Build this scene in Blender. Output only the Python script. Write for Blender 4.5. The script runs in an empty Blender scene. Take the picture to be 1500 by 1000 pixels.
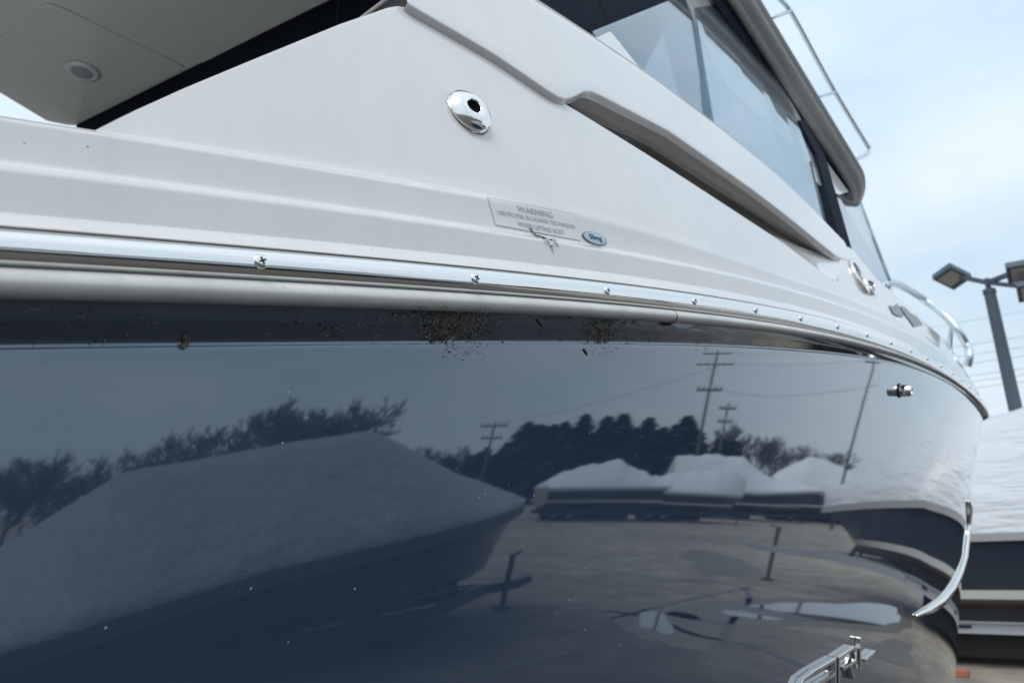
import bpy, bmesh, math, random
import numpy as np
from mathutils import Vector, Matrix
from mathutils.bvhtree import BVHTree
random.seed(7); rng = np.random.default_rng(7)
SC = bpy.context.scene
COL = SC.collection
# ------------------------------------------------------------------ camera
AZ, PITCH, ROLL, FPX, EYE = math.radians(41.5), math.radians(17.5), math.radians(-0.8), 1080.0, 1.6
FW = np.array([math.cos(AZ)*math.cos(PITCH), math.sin(AZ)*math.cos(PITCH), math.sin(PITCH)])
RT = np.array([math.sin(AZ), -math.cos(AZ), 0.0]); UP = np.cross(RT, FW)
RT, UP = RT*math.cos(ROLL)+UP*math.sin(ROLL), UP*math.cos(ROLL)-RT*math.sin(ROLL)
CAM = np.array([0, 0, EYE])
cd = bpy.data.cameras.new('camera'); cam = bpy.data.objects.new('camera', cd); COL.objects.link(cam)
cam.matrix_world = Matrix(((RT[0], UP[0], -FW[0], 0), (RT[1], UP[1], -FW[1], 0), (RT[2], UP[2], -FW[2], EYE), (0, 0, 0, 1)))
cd.sensor_width = 36; cd.lens = 36*FPX/1500; cd.clip_start = 0.02; cd.clip_end = 3000
cd.dof.use_dof = True; cd.dof.focus_distance = 0.85; cd.dof.aperture_fstop = 7.5
SC.camera = cam
# ------------------------------------------------------------------ world, sun, exposure
SUN_EL, SUN_AZ = math.radians(52), math.radians(-150)     # azimuth measured from +X towards +Y
wd = bpy.data.worlds.new('World'); SC.world = wd; wd.use_nodes = True
nt = wd.node_tree; nt.nodes.clear()
def wn(t): return nt.nodes.new(t)
sky = wn('ShaderNodeTexSky'); sky.sky_type = 'NISHITA'; sky.sun_disc = False
sky.sun_elevation = SUN_EL; sky.sun_rotation = math.pi/2 - SUN_AZ
sky.air_density = 1.0; sky.dust_density = 2.0
bg1 = wn('ShaderNodeBackground'); bg1.inputs[1].default_value = 0.12
nt.links.new(sky.outputs[0], bg1.inputs[0])
tc = wn('ShaderNodeTexCoord'); mp = wn('ShaderNodeMapping'); mp.inputs['Scale'].default_value = (1, 1, 2.6)
nz = wn('ShaderNodeTexNoise'); nz.inputs['Scale'].default_value = 2.2; nz.inputs['Detail'].default_value = 6; nz.inputs['Roughness'].default_value = 0.55
nt.links.new(tc.outputs['Generated'], mp.inputs[0]); nt.links.new(mp.outputs[0], nz.inputs[0])
cr = wn('ShaderNodeValToRGB'); cr.color_ramp.elements[0].position = 0.28; cr.color_ramp.elements[1].position = 0.70
cr.color_ramp.elements[0].color = (0.505, 0.665, 0.79, 1); cr.color_ramp.elements[1].color = (0.77, 0.86, 0.935, 1)
nt.links.new(nz.outputs[0], cr.inputs[0])
bg2 = wn('ShaderNodeBackground'); bg2.inputs[1].default_value = 1.0; nt.links.new(cr.outputs[0], bg2.inputs[0])
# overcast deck: brighter towards the zenith (CIE overcast law), thin blue showing through
sx = wn('ShaderNodeSeparateXYZ'); nt.links.new(tc.outputs['Generated'], sx.inputs[0])
mr = wn('ShaderNodeMapRange'); mr.inputs[1].default_value = 0.0; mr.inputs[2].default_value = 1.0
mr.inputs[3].default_value = 1.04; mr.inputs[4].default_value = 1.50
nt.links.new(sx.outputs[2], mr.inputs[0]); nt.links.new(mr.outputs[0], bg2.inputs[1])
mx = wn('ShaderNodeMixShader'); mx.inputs[0].default_value = 0.9
nt.links.new(bg1.outputs[0], mx.inputs[1]); nt.links.new(bg2.outputs[0], mx.inputs[2])
wo = wn('ShaderNodeOutputWorld'); nt.links.new(mx.outputs[0], wo.inputs[0])
sl = bpy.data.lights.new('sun', 'SUN'); sl.energy = 1.3; sl.angle = math.radians(25); sl.color = (1, 0.965, 0.92)
so = bpy.data.objects.new('sun', sl); COL.objects.link(so)
sd = Vector((math.cos(SUN_EL)*math.cos(SUN_AZ), math.cos(SUN_EL)*math.sin(SUN_AZ), math.sin(SUN_EL)))
so.rotation_euler = sd.to_track_quat('Z', 'Y').to_euler(); so.location = (0, 0, 30)
SC.view_settings.view_transform = 'Standard'; SC.view_settings.look = 'None'
SC.view_settings.exposure = 0.0; SC.view_settings.gamma = 1.0; SC.view_settings.use_curve_mapping = False
SC.render.engine = 'CYCLES'; SC.cycles.use_denoising = True; SC.cycles.max_bounces = 8
SC.cycles.transparent_max_bounces = 16; SC.cycles.caustics_reflective = False; SC.cycles.caustics_refractive = False
# ------------------------------------------------------------------ helpers
def ray(px, py): return FW + RT*(px-750)/FPX + UP*(500-py)/FPX
def tag(o, label=None, cat=None, group=None, kind=None):
    if label: o['label'] = label
    if cat: o['category'] = cat
    if group: o['group'] = group
    if kind: o['kind'] = kind
    return o
def empty(name, loc=(0, 0, 0), parent=None):
    o = bpy.data.objects.new(name, None); COL.objects.link(o); o.location = loc
    o.empty_display_size = 0.1
    if parent: o.parent = parent
    return o
def meshobj(name, verts, faces, mat, parent=None, smooth=True, mats=None, fm=None):
    me = bpy.data.meshes.new(name); me.from_pydata([tuple(map(float, v)) for v in verts], [], faces)
    for m in (mats or [mat]): me.materials.append(m)
    if fm is not None: me.polygons.foreach_set('material_index', fm)
    if smooth: me.polygons.foreach_set('use_smooth', [True]*len(me.polygons))
    me.update()
    o = bpy.data.objects.new(name, me); COL.objects.link(o)
    if parent:
        o.parent = parent; o.matrix_parent_inverse = world_of(parent).inverted()
    return o
def world_of(o):
    m = Matrix.LocRotScale(o.location, o.rotation_euler, o.scale)
    if o.parent: m = world_of(o.parent) @ o.matrix_parent_inverse @ m
    return m
class MB:
    """collects verts and faces of one mesh object"""
    def __init__(s): s.v = []; s.f = []; s.m = []
    def add(s, vs, fs, m=0):
        b = len(s.v); s.v += [tuple(map(float, x)) for x in vs]
        for f in fs: s.f.append(tuple(i+b for i in f)); s.m.append(m)
        return s
    def box(s, c, size, rot=None, m=0):
        c = Vector(c); h = Vector(size)/2; R = rot or Matrix.Identity(3)
        vs = [c + R @ Vector((x*h.x, y*h.y, z*h.z)) for x in (-1, 1) for y in (-1, 1) for z in (-1, 1)]
        return s.add(vs, [(0, 1, 3, 2), (4, 6, 7, 5), (0, 4, 5, 1), (2, 3, 7, 6), (0, 2, 6, 4), (1, 5, 7, 3)], m)
    def bar(s, a, b, w, h, m=0, upv=(0, 0, 1)):
        a, b = Vector(a), Vector(b); d = (b-a); L = d.length; d.normalize()
        u = Vector(upv); sd_ = d.cross(u)
        if sd_.length < 1e-4: sd_ = d.cross(Vector((1, 0, 0)))
        sd_.normalize(); u = sd_.cross(d)
        R = Matrix((d, sd_, u)).transposed()
        return s.box((a+b)/2, (L, w, h), R, m)
    def tube(s, pts, r, n=10, m=0, caps=True):
        pts = [Vector(p) for p in pts]; rs = r if hasattr(r, '__len__') else [r]*len(pts)
        up = None; rings = []
        for i, p in enumerate(pts):
            t = (pts[min(i+1, len(pts)-1)] - pts[max(i-1, 0)]).normalized()
            if up is None:
                up = t.cross(Vector((0.13, 0.31, 0.94)))
                if up.length < 1e-3: up = t.cross(Vector((1, 0, 0)))
                up.normalize()
            up = (up - t*up.dot(t)).normalized(); bi = t.cross(up)
            rings.append([p + (up*math.cos(2*math.pi*k/n) + bi*math.sin(2*math.pi*k/n))*rs[i] for k in range(n)])
        vs = [v for rg in rings for v in rg]; fs = []
        for i in range(len(pts)-1):
            for k in range(n):
                a = i*n+k; b = i*n+(k+1) % n
                fs.append((a, b, b+n, a+n))
        if caps: fs.append(tuple(range(n))[::-1]); fs.append(tuple((len(pts)-1)*n+k for k in range(n)))
        return s.add(vs, fs, m)
    def grid(s, G, m=0, flip=False):
        """G: list of rows, each a list of points"""
        nr, nc = len(G), len(G[0]); fs = []
        for i in range(nr-1):
            for j in range(nc-1):
                q = (i*nc+j, i*nc+j+1, (i+1)*nc+j+1, (i+1)*nc+j)
                fs.append(q[::-1] if flip else q)
        return s.add([p for r_ in G for p in r_], fs, m)
    def lathe(s, prof, M, n=32, m=0):
        """prof: (radius, height) list; M: 4x4 placing local z as the axis"""
        vs = []; fs = []
        for r_, h in prof:
            for k in range(n): vs.append(M @ Vector((r_*math.cos(2*math.pi*k/n), r_*math.sin(2*math.pi*k/n), h)))
        for i in range(len(prof)-1):
            for k in range(n):
                a = i*n+k; b = i*n+(k+1) % n; fs.append((a, b, b+n, a+n))
        return s.add(vs, fs, m)
    def build(s, name, mat, parent=None, smooth=False, mats=None):
        return meshobj(name, s.v, s.f, mat, parent, smooth, mats, s.m if mats else None)
def bevel(o, w, seg=2, ang=40):
    b = o.modifiers.new('bevel', 'BEVEL'); b.width = w; b.segments = seg; b.limit_method = 'ANGLE'; b.angle_limit = math.radians(ang)
    try: b.harden_normals = False
    except Exception: pass
    return o
def frame_at(p, n, along):
    """matrix with z = n, x = along projected on the surface"""
    n = Vector(n).normalized(); x = Vector(along); x = (x - n*x.dot(n)).normalized(); y = n.cross(x)
    M = Matrix((x, y, n)).transposed().to_4x4(); M.translation = Vector(p); return M
# ------------------------------------------------------------------ materials
def mat(name, base=(.5, .5, .5), rough=.5, metal=0.0, coat=0.0, coat_ior=1.5, ior=1.5, spec=.5, coat_rough=.03):
    m = bpy.data.materials.new(name); m.use_nodes = True
    b = m.node_tree.nodes['Principled BSDF']
    b.inputs['Base Color'].default_value = (*base, 1); b.inputs['Roughness'].default_value = rough
    b.inputs['Metallic'].default_value = metal; b.inputs['IOR'].default_value = ior
    b.inputs['Specular IOR Level'].default_value = spec
    b.inputs['Coat Weight'].default_value = coat; b.inputs['Coat IOR'].default_value = coat_ior; b.inputs['Coat Roughness'].default_value = coat_rough
    return m
def N(m, t): return m.node_tree.nodes.new(t)
def L(m, a, b): m.node_tree.links.new(a, b)
def BS(m): return m.node_tree.nodes['Principled BSDF']
def noise(m, scale, detail=4, rough=.55, vec=None, coords='Object', stretch=None):
    t = N(m, 'ShaderNodeTexCoord'); n = N(m, 'ShaderNodeTexNoise')
    n.inputs['Scale'].default_value = scale; n.inputs['Detail'].default_value = detail; n.inputs['Roughness'].default_value = rough
    if stretch:
        p = N(m, 'ShaderNodeMapping'); p.inputs['Scale'].default_value = stretch
        L(m, t.outputs[coords], p.inputs[0]); L(m, p.outputs[0], n.inputs[0])
    else: L(m, t.outputs[coords], n.inputs[0])
    return n.outputs[0]
def ramp(m, src, stops):
    r = N(m, 'ShaderNodeValToRGB'); e = r.color_ramp.elements
    while len(e) < len(stops): e.new(0.5)
    for k, (p, c) in enumerate(stops):
        e[k].position = p; e[k].color = (*c, 1) if len(c) == 3 else c
    L(m, src, r.inputs[0]); return r.outputs[0]
def mixc(m, fac, a, b, mode='MIX'):
    n = N(m, 'ShaderNodeMix'); n.data_type = 'RGBA'; n.blend_type = mode
    for s, v in ((n.inputs['Factor'], fac), (n.inputs[6], a), (n.inputs[7], b)):
        if hasattr(v, 'links'): L(m, v, s)
        elif hasattr(v, '__len__'): s.default_value = (*v, 1)
        else: s.default_value = v
    return n.outputs[2]
def bump(m, src, strength, dist=.001):
    b = N(m, 'ShaderNodeBump'); b.inputs['Strength'].default_value = strength; b.inputs['Distance'].default_value = dist
    L(m, src, b.inputs['Height']); L(m, b.outputs[0], BS(m).inputs['Normal']); return b
def g3(v): return (v, v, v)

# navy gelcoat, polished, with a few dust specks
M_navy = mat('navy_gelcoat', (.04, .07, .13), .03, ior=1.85, coat=1.0, coat_ior=1.7, coat_rough=.018)
BS(M_navy).inputs['Specular Tint'].default_value = (.62, .82, 1, 1)
vor = N(M_navy, 'ShaderNodeTexVoronoi'); vor.inputs['Scale'].default_value = 38; tcx = N(M_navy, 'ShaderNodeTexCoord'); L(M_navy, tcx.outputs['Object'], vor.inputs['Vector'])
spk = ramp(M_navy, vor.outputs['Distance'], [(0.0, g3(1)), (.030, g3(1)), (.046, g3(0))])
sep = ramp(M_navy, vor.outputs['Color'], [(.0, g3(0)), (.40, g3(0)), (.44, g3(1))])
spk = mixc(M_navy, 1.0, spk, sep, 'MULTIPLY')
haze_n = noise(M_navy, 3.5, 5, .6, stretch=(1, 1, 2.5))
dust = ramp(M_navy, haze_n, [(.35, (.029, .049, .084)), (.75, (.037, .059, .097))])
L(M_navy, mixc(M_navy, spk, dust, (.42, .42, .42)), BS(M_navy).inputs['Base Color'])
cwr = N(M_navy, 'ShaderNodeMath'); cwr.operation = 'SUBTRACT'; cwr.inputs[0].default_value = 1; L(M_navy, spk, cwr.inputs[1]); hf = N(M_navy, 'ShaderNodeMath'); hf.operation = 'MULTIPLY'; hf.inputs[1].default_value = .5; L(M_navy, cwr.outputs[0], hf.inputs[0]); L(M_navy, hf.outputs[0], BS(M_navy).inputs['Specular IOR Level']); L(M_navy, cwr.outputs[0], BS(M_navy).inputs['Coat Weight'])
# white gelcoat
def gelcoat(name, base, dirt):
    m = mat(name, base, .30, coat=.9, coat_rough=.05)
    n1 = noise(m, 4.0, 6, .6); c1 = ramp(m, n1, [(.3, tuple(b*.95 for b in base)), (.7, base)])
    st = noise(m, 22, 5, .65, stretch=(1, 1, .06)); c1 = mixc(m, 1.0, c1, ramp(m, st, [(.30, (.962, .958, .95)), (.55, g3(1))]), 'MULTIPLY')
    v = N(m, 'ShaderNodeTexVoronoi'); v.inputs['Scale'].default_value = 55; t = N(m, 'ShaderNodeTexCoord'); L(m, t.outputs['Object'], v.inputs['Vector'])
    sp = ramp(m, v.outputs['Distance'], [(0, g3(1)), (.045, g3(1)), (.06, g3(0))])
    s2 = ramp(m, v.outputs['Color'], [(0, g3(0)), (.72, g3(0)), (.75, g3(dirt))])
    L(m, mixc(m, mixc(m, 1.0, sp, s2, 'MULTIPLY'), c1, (.16, .14, .12)), BS(m).inputs['Base Color'])
    bump(m, noise(m, 9, 3, .5), .05, .004)
    return m
M_white = gelcoat('white_gelcoat', (.745, .718, .70), .8)
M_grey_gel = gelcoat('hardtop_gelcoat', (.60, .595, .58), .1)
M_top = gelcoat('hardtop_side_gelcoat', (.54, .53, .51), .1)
M_chrome = mat('polished_stainless', (.86, .84, .81), .06, 1.0)
cs = noise(M_chrome, 60, 5, .7, stretch=(.15, 1, 2.5)); L(M_chrome, ramp(M_chrome, cs, [(.45, g3(.04)), (.75, g3(.20))]), BS(M_chrome).inputs['Roughness'])
M_vinyl = mat('white_vinyl', (.78, .765, .73), .42)
vn = noise(M_vinyl, 18, 6, .65, stretch=(1, 1, 2)); vs_ = noise(M_vinyl, 220, 3, .6)
vd = mixc(M_vinyl, ramp(M_vinyl, vs_, [(.66, g3(0)), (.74, g3(.7))]), ramp(M_vinyl, vn, [(.3, (.68, .66, .62)), (.65, (.82, .80, .77))]), (.17, .14, .12))
L(M_vinyl, vd, BS(M_vinyl).inputs['Base Color'])
M_black = mat('black_void', (.006, .007, .009), .6)
M_darkmetal = mat('dark_metal', (.035, .04, .05), .45)
M_canvas = mat('navy_canvas', (.004, .009, .020), .9, spec=.15)
M_rubber = mat('black_rubber', (.02, .02, .022), .6)
M_seam = mat('grey_sealant', (.30, .30, .29), .5)
# ------------------------------------------------------------------ the boat's lines
Y0, YC = 0.52, 2.30                  # rail beside the camera, centreline
_b = ray(1447, 598); TB = _b[1]/_b[0]            # the rail turns out of sight at this bearing
X1R, NR = 0.55, 3.0
_d = (Y0/TB - X1R)/(1-1/NR); KR = TB/(NR*_d**(NR-1)); XS = X1R+_d
XBOW = XS + 1.9
def Yr(X):
    X = np.asarray(X, float); y = Y0 + KR*np.maximum(0, X-X1R)**NR
    e = np.clip((X-XS)/(XBOW-XS), 0, 1); yb = Y0 + KR*(XBOW-X1R)**NR
    return y + (YC-yb)*e**2.2
def lift(px, py, surf, tmax=14.0):
    """first point on the pixel's ray where Y = surf(X, Z)"""
    d = ray(px, py); g = lambda t: CAM[1]+t*d[1]-float(surf(CAM[0]+t*d[0], CAM[2]+t*d[2]))
    ts = np.geomspace(.15, tmax, 260); a = ts[0]; best = (1e9, a)
    for b in ts[1:]:
        gb = g(b)
        if abs(gb) < best[0]: best = (abs(gb), b)
        if gb >= 0:
            lo, hi = a, b
            for _ in range(50):
                mid = (lo+hi)/2
                if g(mid) >= 0: hi = mid
                else: lo = mid
            return CAM + d*hi
        a = b
    return CAM + d*best[1]
class ZC:
    """height of a long line on the boat as a smooth function of X"""
    def __init__(s, pts, off, deg=3, base=None):
        P = np.array([lift(x, y, (lambda X, Z: Yr(X)+off)) for x, y in pts]); s.base = base
        z = P[:, 2] - (base(P[:, 0]) if base else 0)
        s.a, s.b = P[0, 0], P[-1, 0]
        s.p = np.poly1d(np.polyfit(P[:, 0], z, deg, w=1/np.linalg.norm(P-CAM, axis=1))); s.d = s.p.deriv()
    def __call__(s, X):
        X = np.asarray(X, float); c = np.clip(X, s.a, s.b)
        z = s.p(c) + s.d(c)*(X-c)
        return z + (s.base(X) if s.base else 0)
RAIL_TOP = [(0,337),(130,345),(267,355),(400,365),(500,376),(690,394),(880,413),(1000,428),(1140,455),(1220,471),(1289,486),(1340,512),(1391,543),(1425,571),(1444,596)]
zTop = ZC(RAIL_TOP, .012, 4)
zCb = ZC([(0,397),(200,405),(400,414),(500,420),(690,434),(880,447),(1000,457),(1140,477),(1220,492),(1300,513)], .012, 2, zTop)
zWb = ZC([(0,443),(400,447),(500,452),(690,459),(880,468),(1000,475),(1120,487),(1220,504),(1300,519)], .022, 2, zTop)
zG1 = ZC([(0,470),(330,471),(500,474),(722,477),(915,483),(1000,487),(1100,495),(1200,506)], .034, 2, zTop)
zG2 = ZC([(0,512),(330,508),(500,505),(722,502),(915,505),(1000,507),(1100,509),(1200,516)], .036, 2, zTop)
zE3 = ZC([(0,315),(130,325),(400,348),(500,359),(690,379),(880,399),(1000,417),(1110,437),(1220,463)], .026, 2, zTop)
zE2 = ZC([(0,245),(130,254),(300,276),(400,292),(506,309),(582,317),(709,336),(780,347),(860,362),(940,374),(980,384),(1049,398),(1127,415),(1220,444)], .036, 3, zTop)
zE1 = ZC([(0,174),(132,190),(203,203),(304,218),(456,243),(582,266),(709,291)], .050, 1, zE2)
def far_fade(X, a=1.8, b=5.2): return 1 - np.clip((np.asarray(X, float)-a)/(b-a), 0, 1)
def ss(x): x = np.clip(x, 0, 1); return x*x*(3-2*x)
def E1z(X): return zE2(X) + np.maximum(.012, (zE1(X)-zE2(X))*(1-.55*ss((np.asarray(X, float)-.55)/1.2)))
def e1amp(X): return .011*(1-.92*ss((np.asarray(X, float)-.38)/.35))
def off1(X): return .044 + e1amp(X)
LEAN = math.tan(math.radians(15))
def panY(X, Z, out=0.0):
    return Yr(X) + off1(X) - out + LEAN*(Z - E1z(X))
STN = np.concatenate([np.linspace(-1.2, .0, 7), np.linspace(.04, 1.2, 60), 1.2+ (XBOW-.02-1.2)*(np.linspace(0, 1, 66)[1:])**1.25])
def interp_line(pts, surf):
    P = np.array([lift(x, y, surf) for x, y in pts]); o = np.argsort(P[:, 0]); return P[o]
def fillet(pts, rad, seg=4):
    """rounds the corners of a 2-D profile, constant point count"""
    out = [np.array(pts[0], float)]
    for i in range(1, len(pts)-1):
        p = np.array(pts[i], float); a = np.array(pts[i-1], float)-p; b = np.array(pts[i+1], float)-p
        la, lb = np.linalg.norm(a), np.linalg.norm(b); r = min(rad[i], .48*la, .48*lb)
        A, B = p+a/max(la, 1e-9)*r, p+b/max(lb, 1e-9)*r
        for k in range(seg+1):
            t = k/seg; out.append((1-t)**2*A + 2*t*(1-t)*p + t*t*B)
    out.append(np.array(pts[-1], float)); return out
def loft(prof, rad, stations=STN, seg=4):
    """prof(X) -> list of (off, z); returns rows by station of 3-D points"""
    G = []
    for X in stations:
        G.append([(X, float(Yr(X))+o, z) for o, z in fillet(prof(X), rad, seg)])
    return G
def mirrored(G): return [[(x, 2*YC-y, z) for x, y, z in r] for r in G]

boat = tag(empty('motor_cruiser', (2.5, YC, 0)), 'navy and white motor cruiser with stainless rub rail and hardtop', 'boat')
# ---- hull
FLP = np.polyfit([-.1, .13, .3, .5, .75, 1.0, 1.2, 1.4, 1.65, 1.9, 2.3, 2.7, 3.1, 3.5, 4.0, 4.5, 5.2, 6.3], [.012, .032, .05, .072, .099, .122, .134, .143, .151, .158, .172, .19, .212, .237, .268, .30, .34, .38], 5)
def flare(X):
    X = np.asarray(X, float)
    return np.polyval(FLP, np.clip(X, -.1, 6.3))
ZCH = 0.95
def hull_prof(X):
    c = np.clip((XBOW-X)/2.2, 0.0, 1)**.6
    zt, w, g1, g2 = [float(f(X)) for f in (zTop, zWb, zG1, zG2)]
    g = float(1-ss((X-1.5)/1.5))            # the groove fades out towards the bow
    t = float(flare(X)); lim = YC - float(Yr(X)) - .004
    o0 = .020; o1 = o0+.003+.004*g; o2 = o1+.017*g; o3 = o2-.002*g; 
    pts = [(o0-.004, w+.006), (o0, w), (o1, g1), (o2, g2+.006), (o3, g2-.001)]
    H = g2-ZCH
    for k in (.06, .14, .25, .4, .6, .8, 1.0):
        h = H*k
        pts.append((o3 + t*h - .10*t*h*h, g2-h))
    e = pts[-1][0]; kz = .35 + .75*ss((X-2.0)/(XBOW-2.0))
    pts.append((e+.05, ZCH-.03)); pts.append((max(e+.06, YC-float(Yr(X))), kz))
    return [(min(o, lim), z) for o, z in pts]
hr = [0, .003, .004, .004, .003] + [.2]*7 + [.01, 0]
GH = loft(hull_prof, hr)
b = MB(); b.grid(GH, flip=True); b.grid(mirrored(GH))
hull = b.build('hull', M_navy, boat, True); tag(hull, 'glossy navy blue hull side')
BV_HULL = BVHTree.FromPolygons([Vector(v) for v in b.v], b.f)
# ---- rub rail: white vinyl body, half-round stainless insert, screws
rail = MB()
def rail_prof(X):
    t, cb, w = float(zTop(X)), float(zCb(X)), float(zWb(X)); m = (cb+w)/2
    return [(.030, t+.0005), (.014, t+.0003), (.012, t-.001), (.013, (t+cb)/2), (.011, cb+.001), (.0060, cb+.0004), (.0022, cb*.80+w*.20), (.0008, cb*.42+w*.58), (.0048, cb*.10+w*.90), (.012, w-.001), (.026, w+.002), (.034, w+.006)]
rail.grid(loft(rail_prof, [0, .001, .001, .001, .001, .002, .006, .006, .006, .004, .002, 0]), flip=True)
railo = rail.build('rub_rail', M_vinyl, boat, True)
ch = MB(); CG = []
for X in STN:
    t, cb = float(zTop(X))-.0008, float(zCb(X))+.0012; r_ = []
    for k in range(13):
        a = math.pi*k/12; r_.append((X, float(Yr(X))+.0118-.0125*math.sin(a)**.9, (t+cb)/2+(t-cb)/2*math.cos(a)))
    CG.append(r_)
ch.grid(CG, flip=True); chrome = ch.build('chrome_insert', M_chrome, railo, True)
def crest(X):
    t, cb = float(zTop(X)), float(zCb(X)); return Vector((X, float(Yr(X))-.0005, (t+cb)/2))
M_slot = mat('screw_slot', (.02, .02, .02), .4, .6)
xs = [lift(px, py, lambda X, Z: Yr(X)+.001)[0] for px, py in ((381,384),(695,410),(888,427),(1016,443),(1106,456),(1172,467))]
sp_ = (xs[-1]-xs[0])/5; xs = [xs[0]-sp_] + xs + [xs[-1]+sp_*k for k in range(1, 12)]
screw_me = None
for X in xs:
    c = crest(X); tdir = crest(X+.02)-crest(X-.02); n = Vector((float(Yr(X+.01)-Yr(X-.01))/.02, -1, 0)).normalized()
    n = (n + Vector((0, 0, .06))).normalized()
    if screw_me is None:
        m = MB(); I = Matrix.Identity(4); R = .0062
        m.lathe([(R, -.002), (R, .0004), (R*.96, .0010), (R*.8, .0018), (R*.55, .0024), (R*.25, .0027), (0.0001, .0028)], I, 24, 0)
        for a in (0.0, math.pi/2):
            m.box((0, 0, .0026), (R*1.05, R*.26, .0008), Matrix.Rotation(a+.1, 3, 'Z'), 1)
        so_ = m.build('screw', M_chrome, railo, False, [M_chrome, M_slot]); screw_me = so_.data
        screw_me.polygons.foreach_set('use_smooth', [i < 24*6 for i in range(len(screw_me.polygons))])
    else:
        so_ = bpy.data.objects.new('screw', screw_me); COL.objects.link(so_); so_.parent = railo; so_.matrix_parent_inverse = world_of(railo).inverted()
    Mx = frame_at(c, n, tdir) @ Matrix.Rotation(random.uniform(0, 1.5), 4, 'Z')
    so_.matrix_local = so_.matrix_parent_inverse.inverted() @ Matrix.Identity(4) if False else Mx
    so_.location = Mx.to_translation(); so_.rotation_euler = Mx.to_euler(); so_.scale = (1, 1, 1)
gk = MB(); gk.grid([[(X, float(Yr(X))+.021, float(zTop(X))-.003), (X, float(Yr(X))+.021, float(zTop(X))+.009)] for X in STN], flip=False); gk.build('rail_gap_shade', M_rubber, railo, True)  # black strip added behind the gap above the insert to draw its shadow
# ---- rail butt joints
for px, z0, z1, o in ((988, 'w', None, 0),):
    X = lift(988, 468, lambda X, Z: Yr(X)+.005)[0]; jm = MB(); pr = fillet(rail_prof(X), [0, .001, .001, .001, .001, .002, .006, .006, .006, .004, .002, 0], 4)
    for s_ in (pr[24:53],):
        jm.tube([(X+.0004*i, float(Yr(X))+o_-.0001, z) for i, (o_, z) in enumerate(s_)], .0006, 5)
    jm.build('rail_joint', M_rubber, railo, True)
# ---- white side moulding below and around the windows
Ltop_px = [(140,190.5),(200,161.5),(272,129),(374,86.5),(500,35),(570,11),(584,9),(596,11),(612,20),(718,82),(828,152),(948,226),(1084,314),(1148,356),(1198,394),(1221,411),(1226,408),(1229,397),(1232,380),(1238,365),(1244,362),(1250,366.5),(1262,382),(1287,411),(1308,428),(1327,446),(1344,461),(1360,477),(1390,504),(1413,530),(1432,559)]
LT = interp_line(Ltop_px, lambda X, Z: panY(X, Z))
XL0 = LT[0, 0]
def ltop(X):
    if X <= XL0: return float(E1z(X))+.0015
    if X >= LT[-1, 0]:
        e = (X-LT[-1, 0])/(XBOW-LT[-1, 0]); return LT[-1, 2]*(1-e)+(float(zTop(XBOW))+.04)*e
    return float(np.interp(X, LT[:, 0], LT[:, 2]))
STL = np.unique(np.concatenate([STN, LT[:, 0], np.linspace(LT[13, 0], LT[20, 0], 16), np.linspace(LT[5, 0]-.02, LT[8, 0]+.02, 14)]))
def side_prof(X):
    t, e3, e2, e1, top = float(zTop(X)), float(zE3(X)), float(zE2(X)), float(E1z(X)), ltop(X)
    e3 = max(e3, t+.008); a = float(e1amp(X)); f = float(far_fade(X, 2.0, 5.0))
    e2 = max(e2, e3+.008); e1 = max(e1, e2+.011)
    p = [(.034, t+.0046), (.0165, t+.0040), (.026, e3), (.028, e3+.002), (.028, e2-.0042), (.028+.0145*f, e2+.0036), (.044-.003*(1-f), e1-.0035), (.044+a, e1+.0030)]
    top = max(top, e1+.004); o = lambda z: float(off1(X)) + LEAN*(z-e1)
    for k in (.06, .15, .3, .5, .7, .85, .96): z = e1+.0035+(top-e1-.0035)*k; p.append((o(z), z))
    p.append((o(top), top))
    p += [(o(top)+.006, top+.0025), (o(top)+.05, top+.004), (o(top)+.30, top+.006)]
    lim = YC-float(Yr(X))-.002
    return [(min(q, lim), z) for q, z in p]
sr = [0, .001, .0015, .002, .005, .005, .004, .006] + [.002]*8 + [.004, .004, 0]
GS = loft(side_prof, sr, STL, 3)
b = MB(); b.grid(GS, flip=True); b.grid(mirrored(GS)); side = b.build('side_moulding', M_white, boat, True)
tag(side, 'white moulded side with long stepped ridges above the rub rail')
BV_SIDE = BVHTree.FromPolygons([Vector(v) for v in b.v], b.f)
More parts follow.
